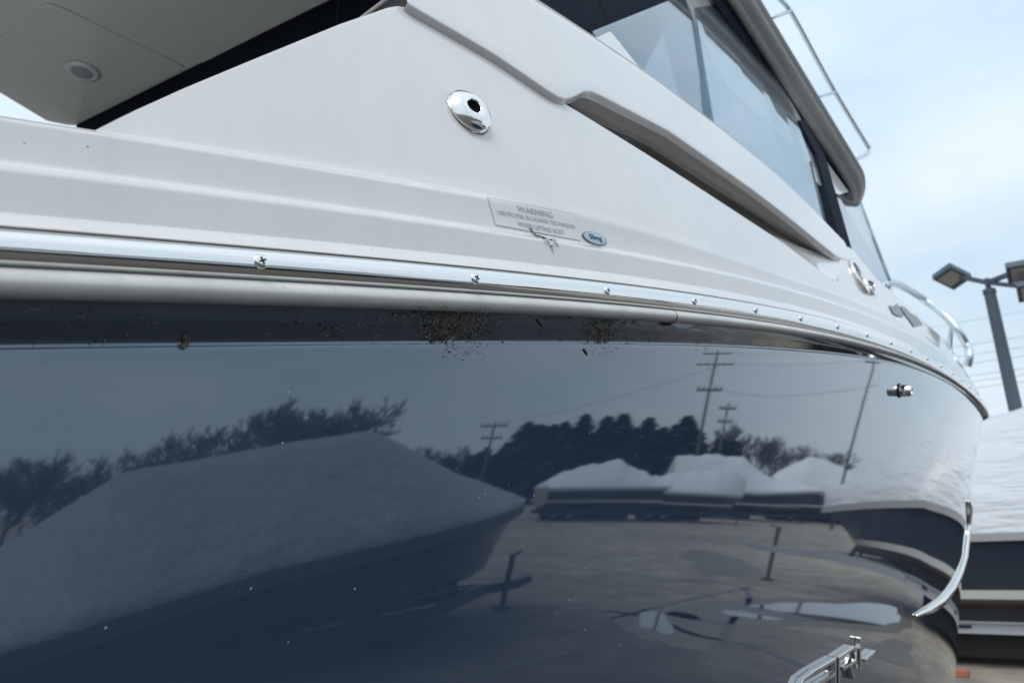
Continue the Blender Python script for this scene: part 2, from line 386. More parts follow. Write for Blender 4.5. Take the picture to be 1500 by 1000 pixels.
# ---- upper coaming: stands proud of the side moulding, its lower edge is the seam and the intake lip
OUTU = .011
Ubot_px = [(597,4),(601,7.5),(622,20),(725,80),(800,131),(818,142),(830,145),(842,141),(856,133.5),(866,134),(880,140),(980,192),(1100,276),(1160,322),(1200,355),(1224,374),(1232,378),(1240,381),(1250,380)]
Utop_px = [(598,-16),(640,-46),(700,-50),(745,-28),(788,0),(868,52),(968,120),(1060,190),(1140,256),(1200,316),(1225,342),(1243,360),(1256,373)]
surfU = lambda X, Z: panY(X, Z, OUTU*(1-ss((X-1.6)/.9)))
UB = interp_line(Ubot_px, surfU); UT = interp_line(Utop_px, surfU)
su = np.unique(np.concatenate([np.linspace(UB[0, 0], UB[-1, 0], 70), UB[:, 0]]))
GU = []; GL = []
for X in su:
    zb, zt = float(np.interp(X, UB[:, 0], UB[:, 2])), float(np.interp(X, UT[:, 0], UT[:, 2]))
    if zt < zb+.006: zt = zb+.006
    Yb = lambda z: float(surfU(X, z)); R = .005
    row = [(X, Yb(zb)+.07, zb+.006), (X, Yb(zb)+.03, zb-.004), (X, Yb(zb)+.0120, zb-.0090), (X, Yb(zb)+.0112, zb-.0096), (X, Yb(zb)+.0102, zb-.0093), (X, Yb(zb)+.0020, zb-.0014), (X, Yb(zb)+.0006, zb+.0002), (X, Yb(zb+.003), zb+.003)]
    for k in (.1, .3, .5, .7, .88): z = zb+.004+(zt-zb-.004)*k; row.append((X, Yb(z), z))
    row += [(X, Yb(zt), zt), (X, Yb(zt)+.004, zt+.004), (X, Yb(zt)+.012, zt+.006), (X, Yb(zt)+.16, zt+.010)]
    GU.append(row)
b = MB(); b.grid(GU, flip=True); coam = b.build('coaming', M_white, boat, True); tag(coam, 'white upper coaming overlapping the side moulding along a grey seam')
BV_COAM = BVHTree.FromPolygons([Vector(v) for v in b.v], b.f)
# ------------------------------------------------------------------ things fixed to the boat
def cast(px, py, bv):
    d = Vector(ray(px, py)).normalized(); h = bv.ray_cast(Vector(CAM), d)
    if h[0] is None: return None, None
    n = h[1] if h[1].dot(d) < 0 else -h[1]
    return h[0], n
def snap(p, bv, lift_=.0006):
    h = bv.find_nearest(Vector(p)); n = h[1]
    if n.dot(Vector(CAM)-h[0]) < 0: n = -n
    return h[0] + n*lift_, n
def lerp(a, b, t): return a+(b-a)*t
def text_mesh(body, shear=0.0):
    cu = bpy.data.curves.new('t', 'FONT'); cu.body = body; cu.resolution_u = 3; cu.offset = .012; cu.shear = shear
    o = bpy.data.objects.new('t', cu); COL.objects.link(o)
    dg = bpy.context.evaluated_depsgraph_get(); dg.update()
    me = bpy.data.meshes.new_from_object(o.evaluated_get(dg)); bpy.data.objects.remove(o)
    v = np.array([x.co[:2] for x in me.vertices]); f = [tuple(p.vertices) for p in me.polygons]
    v = (v-v.min(0))/(v.max(0)-v.min(0)); return v, f
# ---- air intake: dark liner behind the lip, white ramp at the forward end
xa, xb = UB[8, 0]-.02, UB[-4, 0]+.004
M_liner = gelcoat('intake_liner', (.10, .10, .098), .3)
G = []; XR = lift(1100, 325, lambda X, Z: panY(X, Z))[0]
for X in np.linspace(xa, xb, 40):
    zl, zu = ltop(X), float(np.interp(X, UB[:, 0], UB[:, 2])); e = ss((X-XR)/(xb-XR))
    zl = min(zl, zu-.004); y = lambda z, dd: float(panY(X, z))+dd
    dp = .085*(1-.55*e)
    G.append([(X, y(zl, .004), zl-.002), (X, y(zl, dp*.6), zl-.004), (X, y(zl, dp), lerp(zl, zu, .2)), (X, y(zl, dp*1.05), lerp(zl, zu, .6)), (X, y(zu, dp*.9), zu+.002), (X, y(zu, .02), zu+.006)])
b = MB(); b.grid(G, flip=True)
b.add([G[0][k] for k in range(6)], [tuple(range(6))]); b.add([G[-1][k] for k in range(6)], [tuple(range(6))])
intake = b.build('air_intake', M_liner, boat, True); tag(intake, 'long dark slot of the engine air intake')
rp_up = [(1096,323),(1130,343.5),(1160,356),(1182,364),(1208,371),(1226,378)]
RU = np.array([lift(x, y, lambda X, Z, q=q: panY(X, Z, -q)) for (x, y), q in zip(rp_up, (0, .009, .016, .02, .022, .022))]); G = []
for X in np.linspace(RU[0, 0], RU[-1, 0], 14):
    zl, zu = ltop(X), float(np.interp(X, RU[:, 0], RU[:, 2])); zu = max(zu, zl+.0005); e = (X-RU[0, 0])/(RU[-1, 0]-RU[0, 0])
    G.append([(X, float(panY(X, lerp(zl, zu, k)))+.001+.022*k*min(1, e*2), lerp(zl-.002, zu, k)) for k in (0, .35, .7, 1)] + [(X, float(panY(X, zu))+.05, zu+.0005)])
b = MB(); b.grid(G, flip=True); b.build('intake_ramp', M_white, intake, True)
lipm = MB(); lp = [cast(x, y, BV_SIDE)[0] for x, y in ((1228,383),(1228.5,392),(1228,402),(1226,411))]
lp = [p for p in lp if p is not None]
if len(lp) > 2: lipm.tube([p+Vector((.0, .002, 0)) for p in lp], .004, 8); lipm.build('intake_end_lip', M_white, intake, True)
# ---- round stainless vent fitting
p, n = cast(685, 167, BV_SIDE); dist = (p-Vector(CAM)).length; R = 33.5*dist/FPX
n = (n + (Vector(CAM)-p).normalized()*.30 + Vector((0, 0, .10))).normalized(); Mx = frame_at(p, n, (1, 0, 0)); b = MB()
b.lathe([(R*1.02, -.012), (R*1.02, .10*R), (R*.97, .13*R), (R*.97, .19*R), (R, .22*R), (R, .29*R), (R*.97, .33*R), (R*.63, .54*R), (R*.59, .555*R), (R*.36, .56*R), (R*.32, .53*R), (R*.31, .0)], Mx, 48, 0)
fit = b.build('vent_fitting', M_chrome, boat, True); tag(fit, 'round polished vent fitting with a black hole')
for e in fit.data.edges: pass
fit.modifiers.new('es', 'EDGE_SPLIT').split_angle = math.radians(24)
b = MB(); b.lathe([(R*.315, .48*R), (R*.312, .22*R), (.0001, .21*R)], Mx, 32); b.build('vent_bore', M_black, fit, True)
b = MB(); b.lathe([(R*1.07, -.010), (R*1.08, .035*R), (R*1.0, .06*R)], Mx, 40); b.build('sealant_ring', M_seam, fit, True)
# ---- warning label
M_film = mat('label_film', (.765, .75, .735), .18, coat=.5)
M_filmedge = mat('label_edge', (.64, .63, .62), .5)
M_greyink = mat('grey_ink', (.49, .49, .49), .5)
q = [cast(x, y, BV_SIDE)[0] for x, y in ((725.6,329.5),(850,352.5),(840,314),(713,289.5))]
def quad(u, v): return lerp(lerp(q[0], q[1], u), lerp(q[3], q[2], u), v)
b = MB(); b.grid([[snap(quad(u, v), BV_SIDE, .0007)[0] for u in np.linspace(0, 1, 25)] for v in np.linspace(0, 1, 13)])
film = b.build('warning_label', M_film, boat, True); tag(film, 'clear faded lifting warning label')
b = MB()
for ed in ([(u, 0) for u in np.linspace(0, 1, 20)], [(u, 1) for u in np.linspace(0, 1, 20)], [(0, v) for v in np.linspace(0, 1, 9)], [(1, v) for v in np.linspace(0, 1, 9)]):
    b.tube([snap(quad(*e), BV_SIDE, .0007)[0] for e in ed], .0002, 4)
b.build('label_edge', M_filmedge, film)
for body, u0, u1, v0, v1 in (('WARNING', .29, .70, .66, .90), ('USE PROPER BLOCKING TECHNIQUES', .055, .965, .385, .575), ('WHEN LIFTING BOAT', .25, .80, .09, .28)):
    v, f = text_mesh(body); b = MB()
    b.add([snap(quad(lerp(u0, u1, x), lerp(v0, v1, y)), BV_SIDE, .0012)[0] for x, y in v], f); b.build('lettering', M_greyink, film)
# ---- sling badge
c, n = cast(870, 349.5, BV_SIDE); l, _ = cast(852.3, 345.8, BV_SIDE); r, _ = cast(887.7, 353.2, BV_SIDE); t, _ = cast(866.5, 340, BV_SIDE); bo, _ = cast(873.7, 359, BV_SIDE)
ax = (r-l)/2; ay = (t-bo)/2; c = (l+r)/2
def ell(k, s, h): a = 2*math.pi*k/40; return c + ax*math.cos(a)*s + ay*math.sin(a)*s + n*h
M_rim = mat('badge_rim', (.16, .19, .23), .3, .4); M_face = mat('badge_face', (.42, .56, .66), .2, coat=.6); M_ink = mat('badge_ink', (.035, .05, .07), .4)
b = MB(); b.grid([[ell(k, s, h) for k in range(41)] for s, h in ((1, 0), (1, .0012), (.97, .0018), (.90, .0019))])
sl_ = b.build('sling_badge', M_rim, boat, True); tag(sl_, 'small pale blue oval sling marker')
b = MB(); b.grid([[ell(k, s, h) for k in range(41)] for s, h in ((.90, .0018), (.6, .0024), (.3, .0027), (.001, .0028))]); b.build('badge_face', M_face, sl_, True)
v, f = text_mesh('Sling', .0); b = MB(); b.add([c + ax*(x-.5)*1.02 + ay*(y-.5)*1.05 + n*.0034 for x, y in v], f); b.build('lettering', M_ink, sl_)
# ---- chrome letters low on the hull
def stroke(b, pts, w=.0075, h=.013):
    P = []
    for x, y in pts:
        p, n = cast(x, y, BV_HULL); P.append((p, n))
    for (p, n), (p2, n2) in zip(P[:-1], P[1:]):
        d = (p2-p).normalized(); p, p2 = p-d*w*.45, p2+d*w*.45
        b.bar(p+n*h*.5, p2+n2*h*.5, w, h, upv=n)
for name, paths in (('letter A', [[(1150,1040),(1160,1012),(1168,994),(1184,982),(1216,963.5)], [(1186,1003),(1214,986)], [(1216,963.5),(1216,1040)]]),
                    ('letter R', [[(1221,962),(1221,1040)], [(1221,962),(1243,947)], [(1243,947),(1247,951),(1246,966),(1228,977)], [(1238,972),(1243,990)]]),
                    ('letter I', [[(1253,934),(1252.5,976)]]), ('letter bar', [[(1261,965),(1274,953)]])):
    b = MB()
    for pa in paths: stroke(b, pa)
    o = bevel(b.build('hull_letter', M_chrome, boat), .0012, 2); tag(o, 'chrome raised '+name+' on the navy hull' if name != 'letter bar' else 'short chrome bar beside the raised letters')
# ---- thru-hull fitting near the bow
p, n = cast(1317.5, 572, BV_HULL); dist = (p-Vector(CAM)).length; k = .8*dist/FPX
Mx = frame_at(p, n, (1, 0, 0)); b = MB()
b.lathe([(10.5*k, -.002), (10.5*k, 3*k), (9.5*k, 3.2*k), (9.3*k, 15*k), (8*k, 17.5*k), (5*k, 18.5*k), (4.2*k, 17*k), (4*k, 6*k), (.0001, 6*k)], Mx, 28)
th = b.build('drain_fitting', M_chrome, boat, True); th.modifiers.new('es', 'EDGE_SPLIT').split_angle = math.radians(35); tag(th, 'small round polished drain outlet high on the bow')
b = MB(); b.lathe([(11.5*k, -.001), (11.5*k, 2*k), (10*k, 2.2*k)], Mx, 28); b.build('gasket', M_rubber, th)
# ---- curved stainless strip at the stem
pts = []
for x, y in ((1417,734),(1418.5,742),(1417.5,765),(1416.5,790),(1412,815),(1404,840),(1393,862),(1378,880),(1360,892),(1340,901)):
    for dx in range(0, 40, 2):
        p, n = cast(x-dx, y, BV_HULL)
        if p is not None: pts.append(p+n*.004); break
if len(pts) > 3:
    b = MB(); b.tube(pts, [.009]+[.016]*(len(pts)-3)+[.013, .005], 12); tag(b.build('stem_strip', M_chrome, boat, True), 'curved polished strip on the lower bow')
# ---- bow rail
sR = lambda X, Z: Yr(X)+.30
def liftp(pts, s): return [Vector(lift(x, y, s)) for x, y in pts]
def smooth_path(P, n=5):
    out = []; P = [Vector(p) for p in P]
    for i in range(len(P)-1):
        p0, p1, p2, p3 = P[max(i-1, 0)], P[i], P[i+1], P[min(i+2, len(P)-1)]
        for k in range(n):
            t = k/n; out.append(.5*((2*p1)+(p2-p0)*t+(2*p0-5*p1+4*p2-p3)*t*t+(3*p1-p0-3*p2+p3)*t**3))
    out.append(P[-1]); return out
M_tube = mat('brushed_stainless', (.70, .75, .80), .38, 1.0)
b = MB(); b.tube(smooth_path(liftp([(1293,420),(1297,414),(1304,413.5),(1320,418),(1350,436),(1385,463),(1404,485),(1416,505),(1420,519),(1417,536)], sR)), .0235, 14)
br = b.build('bow_rail', M_tube, boat, True); tag(br, 'polished tube bow rail curving round the foredeck')
for a, c_ in (((1394,470),(1391,510)), ((1304,414),(1302,432))):
    b = MB(); b.tube(liftp([a, c_], sR), .014, 10); b.build('stanchion', M_tube, br, True)
# ---- badge and emblem on the foredeck side
b = MB(); pth = []
for k in range(25):
    a = 2*math.pi*k/24; u, v = math.cos(a), math.sin(a)
    p, n = cast(1257+12.5*u+2.2*v, 406+22*u-3.6*v, BV_SIDE); pth.append(p+n*.004)
b.tube(pth, .0065, 8, caps=False); bd = b.build('script_badge', M_chrome, boat, True); tag(bd, 'chrome looped badge on the foredeck side'); b = MB(); pth = []
for k in range(21):
    a = 2*math.pi*k/20; u, v = math.cos(a), math.sin(a)
    p, n = cast(1274+6*u+3*v, 420.5+9.5*u-3.5*v, BV_SIDE); pth.append(p+n*.004)
b.tube(pth, .006, 8, caps=False); b.build('badge_loop', M_chrome, bd, True)
M_decal = mat('grey_decal', (.30, .32, .34), .5)
em = None
for pg in ([(1301,447),(1308,450),(1313,444.5),(1316.5,450),(1323,464),(1318,464),(1313,463),(1307,459)], [(1316.5,448),(1324,450),(1334,460),(1340.5,463),(1351.6,476),(1338,479),(1331,469),(1326,463)]):
    vs = []
    for x, y in pg:
        p, n = cast(x, y, BV_SIDE); vs.append(p+n*.003)
    b = MB(); b.add(vs, [tuple(range(len(vs)))])
    if em is None: em = b.build('foredeck_emblem', M_decal, boat); tag(em, 'grey angular emblem decal on the foredeck side')
    else: b.build('emblem_piece', M_decal, em)
# ------------------------------------------------------------------ windows
def glassmat(name, tint, refl, rough=.02):
    m = bpy.data.materials.new(name); m.use_nodes = True; t = m.node_tree; t.nodes.clear()
    tr = N(m, 'ShaderNodeBsdfTransparent'); tr.inputs[0].default_value = (*tint, 1)
    gl = N(m, 'ShaderNodeBsdfGlossy'); gl.inputs['Roughness'].default_value = rough; gl.inputs[0].default_value = (.78, .82, .86, 1)
    lw = N(m, 'ShaderNodeMath'); lw.operation = 'POWER'; lw.inputs[1].default_value = 4.0; fc = N(m, 'ShaderNodeLayerWeight'); fc.inputs[0].default_value = .5; L(m, fc.outputs['Facing'], lw.inputs[0])
    ad = N(m, 'ShaderNodeMath'); ad.operation = 'ADD'; ad.use_clamp = True; ad.inputs[1].default_value = refl; L(m, lw.outputs[0], ad.inputs[0])
    mi = N(m, 'ShaderNodeMixShader'); L(m, ad.outputs[0], mi.inputs[0]); L(m, tr.outputs[0], mi.inputs[1]); L(m, gl.outputs[0], mi.inputs[2])
    o = N(m, 'ShaderNodeOutputMaterial'); L(m, mi.outputs[0], o.inputs[0]); return m
M_glass = glassmat('tinted_glass', (.52, .57, .605), .08)
M_glass2 = glassmat('tinted_glass_dark', (.55, .66, .74), .10)
M_frit = glassmat('smoked_vinyl', (.72, .76, .80), .02, .15)
def poly_px(name, pts, surf, m, parent, thick=.004):
    P = [lift(x, y, surf) for x, y in pts]; n = len(P); c = sum(P)/n
    Q = [p + np.array((0, thick, 0)) for p in P]; b = MB()
    b.add(list(P)+list(Q), [tuple(range(n))[::-1], tuple(range(n, 2*n))]+[(i, (i+1) % n, (i+1) % n+n, i+n) for i in range(n)])
    return b.build(name, m, parent)
sG = lambda o: (lambda X, Z: panY(X, Z, -.045+o))
win = poly_px('side_window', [(868,46),(1003,-8),(1040,-30),(1150,-30),(1062,124),(1110,170),(1160,212),(1188,240),(1205,315),(1224,352),(1060,212),(900,100)][:2]+[(1030,62),(1062,124),(1110,170),(1160,212),(1188,240),(1198,285),(1212,345),(1060,222),(900,105)], sG(0), M_glass, boat)
tag(win, 'large pale tinted side window below the hardtop')
poly_px('overlapping_pane', [(1018,12),(1062,4.5),(1110,72),(1156,145),(1190,240),(1200,290),(1214,348),(1130,282),(1052,215)], sG(.012), glassmat('clear_pane', (.88, .93, .96), .06), win)
poly_px('smoked_border', [(868,46),(1003,-8),(1016,0),(1052,205),(1010,190),(966,25),(910,60),(905,85)], sG(-.012), M_frit, win)
wpost = poly_px('window_post', [(1170,176),(1178,176),(1208,226),(1211,236),(1250,372),(1232,360),(1199,236),(1196,226)], sG(.016), M_canvas, boat, .03); tag(wpost, 'dark post between side window and windscreen')
ws = poly_px('windscreen', [(1190,240),(1199,236),(1212,236),(1250,280),(1259,290),(1303,408),(1290,418),(1250,375),(1215,350)], sG(-.02), M_glass, boat); tag(ws, 'narrow pale windscreen pane forward of the dark post')
b = MB(); b.tube(liftp([(1258,288),(1280,348),(1303,410)], sG(-.02)), .007, 8); b.build('windscreen_edge', mat('glass_edge', (.25, .33, .38), .2), ws, True)
b = MB(); b.tube(liftp([(1187,238),(1199,290),(1213,346)], sG(.01)), .006, 8); b.build('window_edge', M_darkmetal, win, True)
wg = poly_px('window_bracket', [(874,54),(893,44.5),(898,49),(945,108),(985,160),(960,170),(880,100)], sG(.03), M_white, boat, .02); tag(wg, 'white moulded bracket at the aft corner of the side window')
bevel(wg, .006, 3)
# ------------------------------------------------------------------ hardtop
HY = .90
def lineZ(pts, Y): 
    P = np.array([lift(x, y, lambda X, Z: Y) for x, y in pts]); o = np.argsort(P[:, 0]); return P[o]
HB = lineZ([(1069,0),(1153,122),(1210,218),(1254,284)], HY+.08); HT = lineZ([(1120,0),(1150,48),(1204,141),(1252,219),(1272,256)], HY)
pb = np.polyfit(HB[:, 0], HB[:, 2], 1); ptp = np.polyfit(HT[:, 0], HT[:, 2], 1)
XN = HB[-1, 0]; XE = XN+.26; G = []; GC = []
for X in np.concatenate([np.linspace(-.4, XN-.1, 30), XN-.1+(XE-XN+.1)*np.sin(np.linspace(0, math.pi/2, 14)[1:])]):
    e = max(0, (X-XN+.1)/(XE-XN+.1)); w = .30*(1-math.sqrt(max(0, 1-e*e))); q_ = max(0, 2.15-X); zb = np.polyval(pb, X+q_)-.11*q_+.05*e**3; zt = np.polyval(ptp, X+q_)-.13*q_-.06*e**3; H = zt-zb
    si = .17*(1-.6*e)
    G.append([(X, HY+w+o+.08*(1-min(k, 1)), zb+H*k) for o, k in ((si+.06, .10), (si, -.02), (si-.03, -.02), (.055, .02), (.045, .08), (.02, .08), (.012, .0), (.004, -.01), (-.003, .03), (-.004, .16), (.006, .20), (.006, .27), (-.010, .31), (-.014, .5), (-.012, .56), (.000, .6), (.002, .66), (-.006, .72), (-.004, .84), (.02, .95), (.07, 1.0), (.16, 1.02), (.30, 1.03), (.30, .95), (.24, .5))])
    GC.append([(X, HY+w+o, zb+H*k) for o, k in ((.015, .93), (.022, 1.08), (.04, 1.2), (.08, 1.27), (.20, 1.29), (.29, 1.25), (.31, .95))])
b = MB(); b.grid(GC, flip=False); b.add(GC[-1], [tuple(range(7))]); CROWN = b
b = MB(); b.grid(G, flip=False); b.add(G[-1], [tuple(range(len(G[-1])))])
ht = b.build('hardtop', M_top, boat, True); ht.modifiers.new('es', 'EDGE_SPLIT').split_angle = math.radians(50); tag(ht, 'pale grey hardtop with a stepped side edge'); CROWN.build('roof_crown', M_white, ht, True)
poly_px('soffit_shade_strip', [(1039,-6),(1072,-6),(1155,122),(1211,221),(1249,284),(1241,279),(1198,222),(1156,147),(1105,81)], lambda X, Z: HY+.10, M_canvas, ht, .004)  # dark strip added as the shade in the recess below the hardtop edge
poly_px('window_header', [(1003,-10),(1042,-10),(1107,81),(1158,147),(1200,222),(1243,281),(1229,285),(1200,271),(1190,256),(1188,240),(1160,212),(1110,170),(1062,124),(1030,62)], sG(.003), M_top, ht, .003)
# roof rail
sH = lambda X, Z: HY+.04
b = MB(); b.tube(smooth_path(liftp([(1100,-70),(1135,-10),(1161,22),(1215,121),(1266,206),(1273,217),(1270,225),(1258,231),(1243,237)], sH), 4), .0115, 10)
rr = b.build('roof_rail', M_tube, ht, True)
for a, c_ in (((1122,29),(1160,16)), ((1186,145),(1223,135.5))):
    b = MB(); b.tube(liftp([a, c_], sH), .009, 8); b.build('rail_post', M_tube, ht, True)
# aft underside of the hardtop
ZA = 3.6
def onZ(px, py, z): d = ray(px, py); return CAM + d*((z-CAM[2])/d[2])
def slab(name, pts, z, th, m, parent):
    P = [onZ(x, y, z) for x, y in pts]; n = len(P); Q = [p+np.array((0, 0, th)) for p in P]; b = MB()
    b.add(P+Q, [tuple(range(n)), tuple(range(n, 2*n))[::-1]]+[(i, (i+1) % n, (i+1) % n+n, i+n)[::-1] for i in range(n)])
    return b.build(name, m, parent)
vis = [onZ(x, y, ZA) for x, y in ((-90,82),(0,139),(40,163),(68,180),(100,186),(127,188),(131,184),(200,151),(272,116),(400,54),(510,0))]
vis += [np.array((1.366, 1.02, ZA)), np.array((-.4, 1.02, ZA)), np.array((-.55, 2.4, ZA)), np.array((-.35, 3.5, ZA))]; n_ = len(vis); b = MB()
b.add(vis+[p+np.array((0, 0, .07)) for p in vis], [tuple(range(n_)), tuple(range(n_, 2*n_))[::-1]]+[(i, (i+1) % n_, (i+1) % n_+n_, i+n_)[::-1] for i in range(n_)])
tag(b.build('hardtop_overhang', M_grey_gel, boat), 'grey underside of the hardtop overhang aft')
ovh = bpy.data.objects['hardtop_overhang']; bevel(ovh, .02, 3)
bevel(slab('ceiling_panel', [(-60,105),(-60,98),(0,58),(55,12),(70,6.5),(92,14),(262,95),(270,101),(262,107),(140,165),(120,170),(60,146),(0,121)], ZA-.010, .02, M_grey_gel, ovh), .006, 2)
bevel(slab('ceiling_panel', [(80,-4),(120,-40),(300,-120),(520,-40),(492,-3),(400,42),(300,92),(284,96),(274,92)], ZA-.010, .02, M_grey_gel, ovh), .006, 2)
p = onZ(121, 104, ZA-.012); Mx = Matrix.Translation(Vector(p)) @ Matrix.Rotation(math.pi, 4, 'X'); kk = np.linalg.norm(p-CAM)/FPX
b = MB(); b.lathe([(19*kk, 0), (19*kk, .006), (15*kk, .012), (12*kk, .010)], Mx, 28); spk_ = b.build('speaker', M_grey_gel, ovh, True)
b = MB(); b.lathe([(12*kk, .010), (6*kk, .014), (.0001, .015)], Mx, 24); b.build('speaker_grille', mat('speaker_grille', (.28, .28, .30), .6), ovh, True)
# dark enclosure curtain hanging below it
A_, B_ = onZ(127, 187, ZA), onZ(512, -1, ZA); dv = B_-A_; E_ = A_ + dv*((.93-A_[1])/dv[1])
A2 = A_ - dv*.004
b = MB(); G = []
for k in np.linspace(0, 1, 33):
    p = A2+(E_-A2)*k; w = .012*math.sin(k*60)*0
    G.append([(p[0]-.03+w, p[1], z) for z in np.linspace(1.9, ZA-.002, 5)])
b.grid(G); cur = b.build('enclosure_curtain', M_canvas, boat, True); tag(cur, 'dark navy enclosure panel under the hardtop'); sm = cur.modifiers.new('s', 'SOLIDIFY'); sm.thickness = .01
b = MB(); p = A2+(E_-A2)*.62; b.tube([(p[0]-.036, p[1], 2.2), (p[0]-.036, p[1], ZA-.012)], .006, 6); b.build('curtain_seam', M_black, cur, True)

cp = [Vector(lift(x, y, sG(-.03))) for x, y in ((770,-8),(868,47.5),(1002,-6.5))]
cp += [Vector((cp[2].x+.02, cp[2].y+.01, cp[2].z+.05)), Vector((1.36, float(panY(1.36, 3.59, -.075)), 3.595))]; cp.append(Vector((1.33, float(panY(1.33, 2.7, -.075)), 2.7))); b = MB()
b.add(cp+[p+Vector((0, .006, 0)) for p in cp], [tuple(range(6))[::-1], tuple(range(6, 12))]+[(i, (i+1) % 6, (i+1) % 6+6, i+6) for i in range(6)])
tag(b.build('curtain_return', M_canvas, boat), 'dark canvas return above the aft edge of the side window')
# decks inside the boat
M_deck = mat('deck_gelcoat', (.70, .69, .66), .5)
b = MB(); b.box((1.0, YC, 1.62), (5.0, 2*(YC-Y0)-.5, .05)); b.build('cockpit_sole', M_deck, boat)
G = []
for X in np.linspace(2.6, XBOW-.1, 24):
    y0 = float(Yr(X))+.33+LEAN*(ltop(X)-float(E1z(X)))*.6; y0 = min(y0, YC-.01); G.append([(X, y0+(YC-y0)*k, ltop(X)+.004+.05*math.sin(k*1.57)) for k in (0, .3, .6, 1)])
b = MB(); b.grid(G); b.grid(mirrored(G), flip=True); b.build('foredeck', M_deck, boat, True)
# ------------------------------------------------------------------ the boatyard
def refl(px, py):
    """where the polished hull sends the pixel's ray: start, direction"""
    d = Vector(ray(px, py)).normalized(); h = BV_HULL.ray_cast(Vector(CAM), d)
    if h[0] is None: return None
    n = h[1]; return h[0], d-2*d.dot(n)*n
def refl_ground(px, py, z=0.0):
    r = refl(px, py)
    if r is None or r[1].z > -.005: return None
    return r[0] + r[1]*((z-r[0].z)/r[1].z)
M_asph = mat('worn_asphalt', (.17, .15, .13), .85)
a1 = noise(M_asph, .12, 6, .6); a2 = noise(M_asph, 1.3, 6, .65); a3 = noise(M_asph, 60, 3, .7)
ca = ramp(M_asph, a1, [(.35, (.235, .20, .165)), (.65, (.36, .305, .245))]); cb_ = ramp(M_asph, a2, [(.32, g3(.62)), (.65, g3(1.15))])
cc = mixc(M_asph, 1.0, ca, cb_, 'MULTIPLY'); cc = mixc(M_asph, .5, cc, mixc(M_asph, 1.0, cc, ramp(M_asph, a3, [(.3, g3(.6)), (.7, g3(1.4))]), 'MULTIPLY'))
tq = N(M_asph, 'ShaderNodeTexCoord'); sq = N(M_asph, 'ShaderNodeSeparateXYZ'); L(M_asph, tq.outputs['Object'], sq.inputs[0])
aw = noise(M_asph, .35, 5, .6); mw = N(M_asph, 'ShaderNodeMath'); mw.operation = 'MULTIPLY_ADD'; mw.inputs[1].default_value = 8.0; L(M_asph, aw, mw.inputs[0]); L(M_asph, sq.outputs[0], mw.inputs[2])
dm = N(M_asph, 'ShaderNodeMapRange'); dm.inputs[1].default_value = 11.5; dm.inputs[2].default_value = 19.0; L(M_asph, mw.outputs[0], dm.inputs[0])     # asphalt multiplied darker towards low X, edge broken by noise
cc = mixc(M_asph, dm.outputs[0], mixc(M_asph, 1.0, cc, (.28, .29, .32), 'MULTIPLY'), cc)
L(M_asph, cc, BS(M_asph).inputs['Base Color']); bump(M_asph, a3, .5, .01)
g = MB(); n_ = 40
gx = np.concatenate([-np.geomspace(1, 900, 20)[::-1], np.geomspace(1, 900, 20)])
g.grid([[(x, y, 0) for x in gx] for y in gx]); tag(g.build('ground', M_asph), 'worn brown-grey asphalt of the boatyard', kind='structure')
M_tar = mat('tar_seal', (.06, .056, .052), .5); M_water = mat('puddle_water', (.03, .032, .033), .03, ior=1.33, coat=.5)
M_wet = mat('damp_asphalt', (.14, .122, .103), .6)
def blob_sheet(name, c, rx, ry, z, m, rot=0.0, seed=0, n=36):
    r_ = random.Random(seed); ph = [r_.uniform(0, 6.3) for _ in range(5)]; vs = []
    for k in range(n):
        a = 2*math.pi*k/n; q_ = 1+sum(.22/(i+1)*math.sin((i+2)*a+ph[i])+.012*math.sin(11*a+ph[i]) for i in range(5))
        x, y = rx*q_*math.cos(a), ry*q_*math.sin(a); vs.append((c[0]+x*math.cos(rot)-y*math.sin(rot), c[1]+x*math.sin(rot)+y*math.cos(rot), z))
    b = MB(); b.add(vs, [tuple(range(n))]); return tag(b.build(name, m), kind='structure')
def seam_strip(pts, w):
    P = smooth_path([Vector((p[0], p[1], .004)) for p in pts], 6); b = MB(); G = []
    for i, p in enumerate(P):
        t = (P[min(i+1, len(P)-1)]-P[max(i-1, 0)]).normalized(); s_ = Vector((-t.y, t.x, 0))*w*(.7+.6*random.random())
        G.append([p-s_, p+s_])
    b.grid(G); return tag(b.build('tar_seam', M_tar), kind='structure')
blob_sheet('damp_patch', (13.6, -2.0), 2.7, 1.5, .004, M_wet, .35, 3); blob_sheet('puddle', (13.7, -1.9), 2.0, .95, .008, M_water, .35, 3)
blob_sheet('damp_patch', (9.6, -3.2), 1.5, .7, .004, M_wet, -.5, 5); blob_sheet('puddle', (9.7, -3.4), .7, .28, .008, M_water, -.5, 7)
blob_sheet('damp_patch', (11.5, -.4), 1.0, .5, .004, M_wet, .2, 9); blob_sheet('damp_patch', (19, -6.2), 3.0, 1.0, .004, M_wet, -.4, 11)
for pa, w in (([(860,890),(950,905),(1020,930),(1100,945),(1190,980)], .07), ([(960,850),(1040,852),(1088,862),(1095,882),(1075,905),(1060,930)], .05), ([(760,930),(900,905),(1000,880),(1100,860)], .05), ([(700,990),(860,950),(1000,955)], .05)):
    P = [refl_ground(*p) for p in pa]; P = [p for p in P if p is not None]
    if len(P) > 2: seam_strip(P, w)
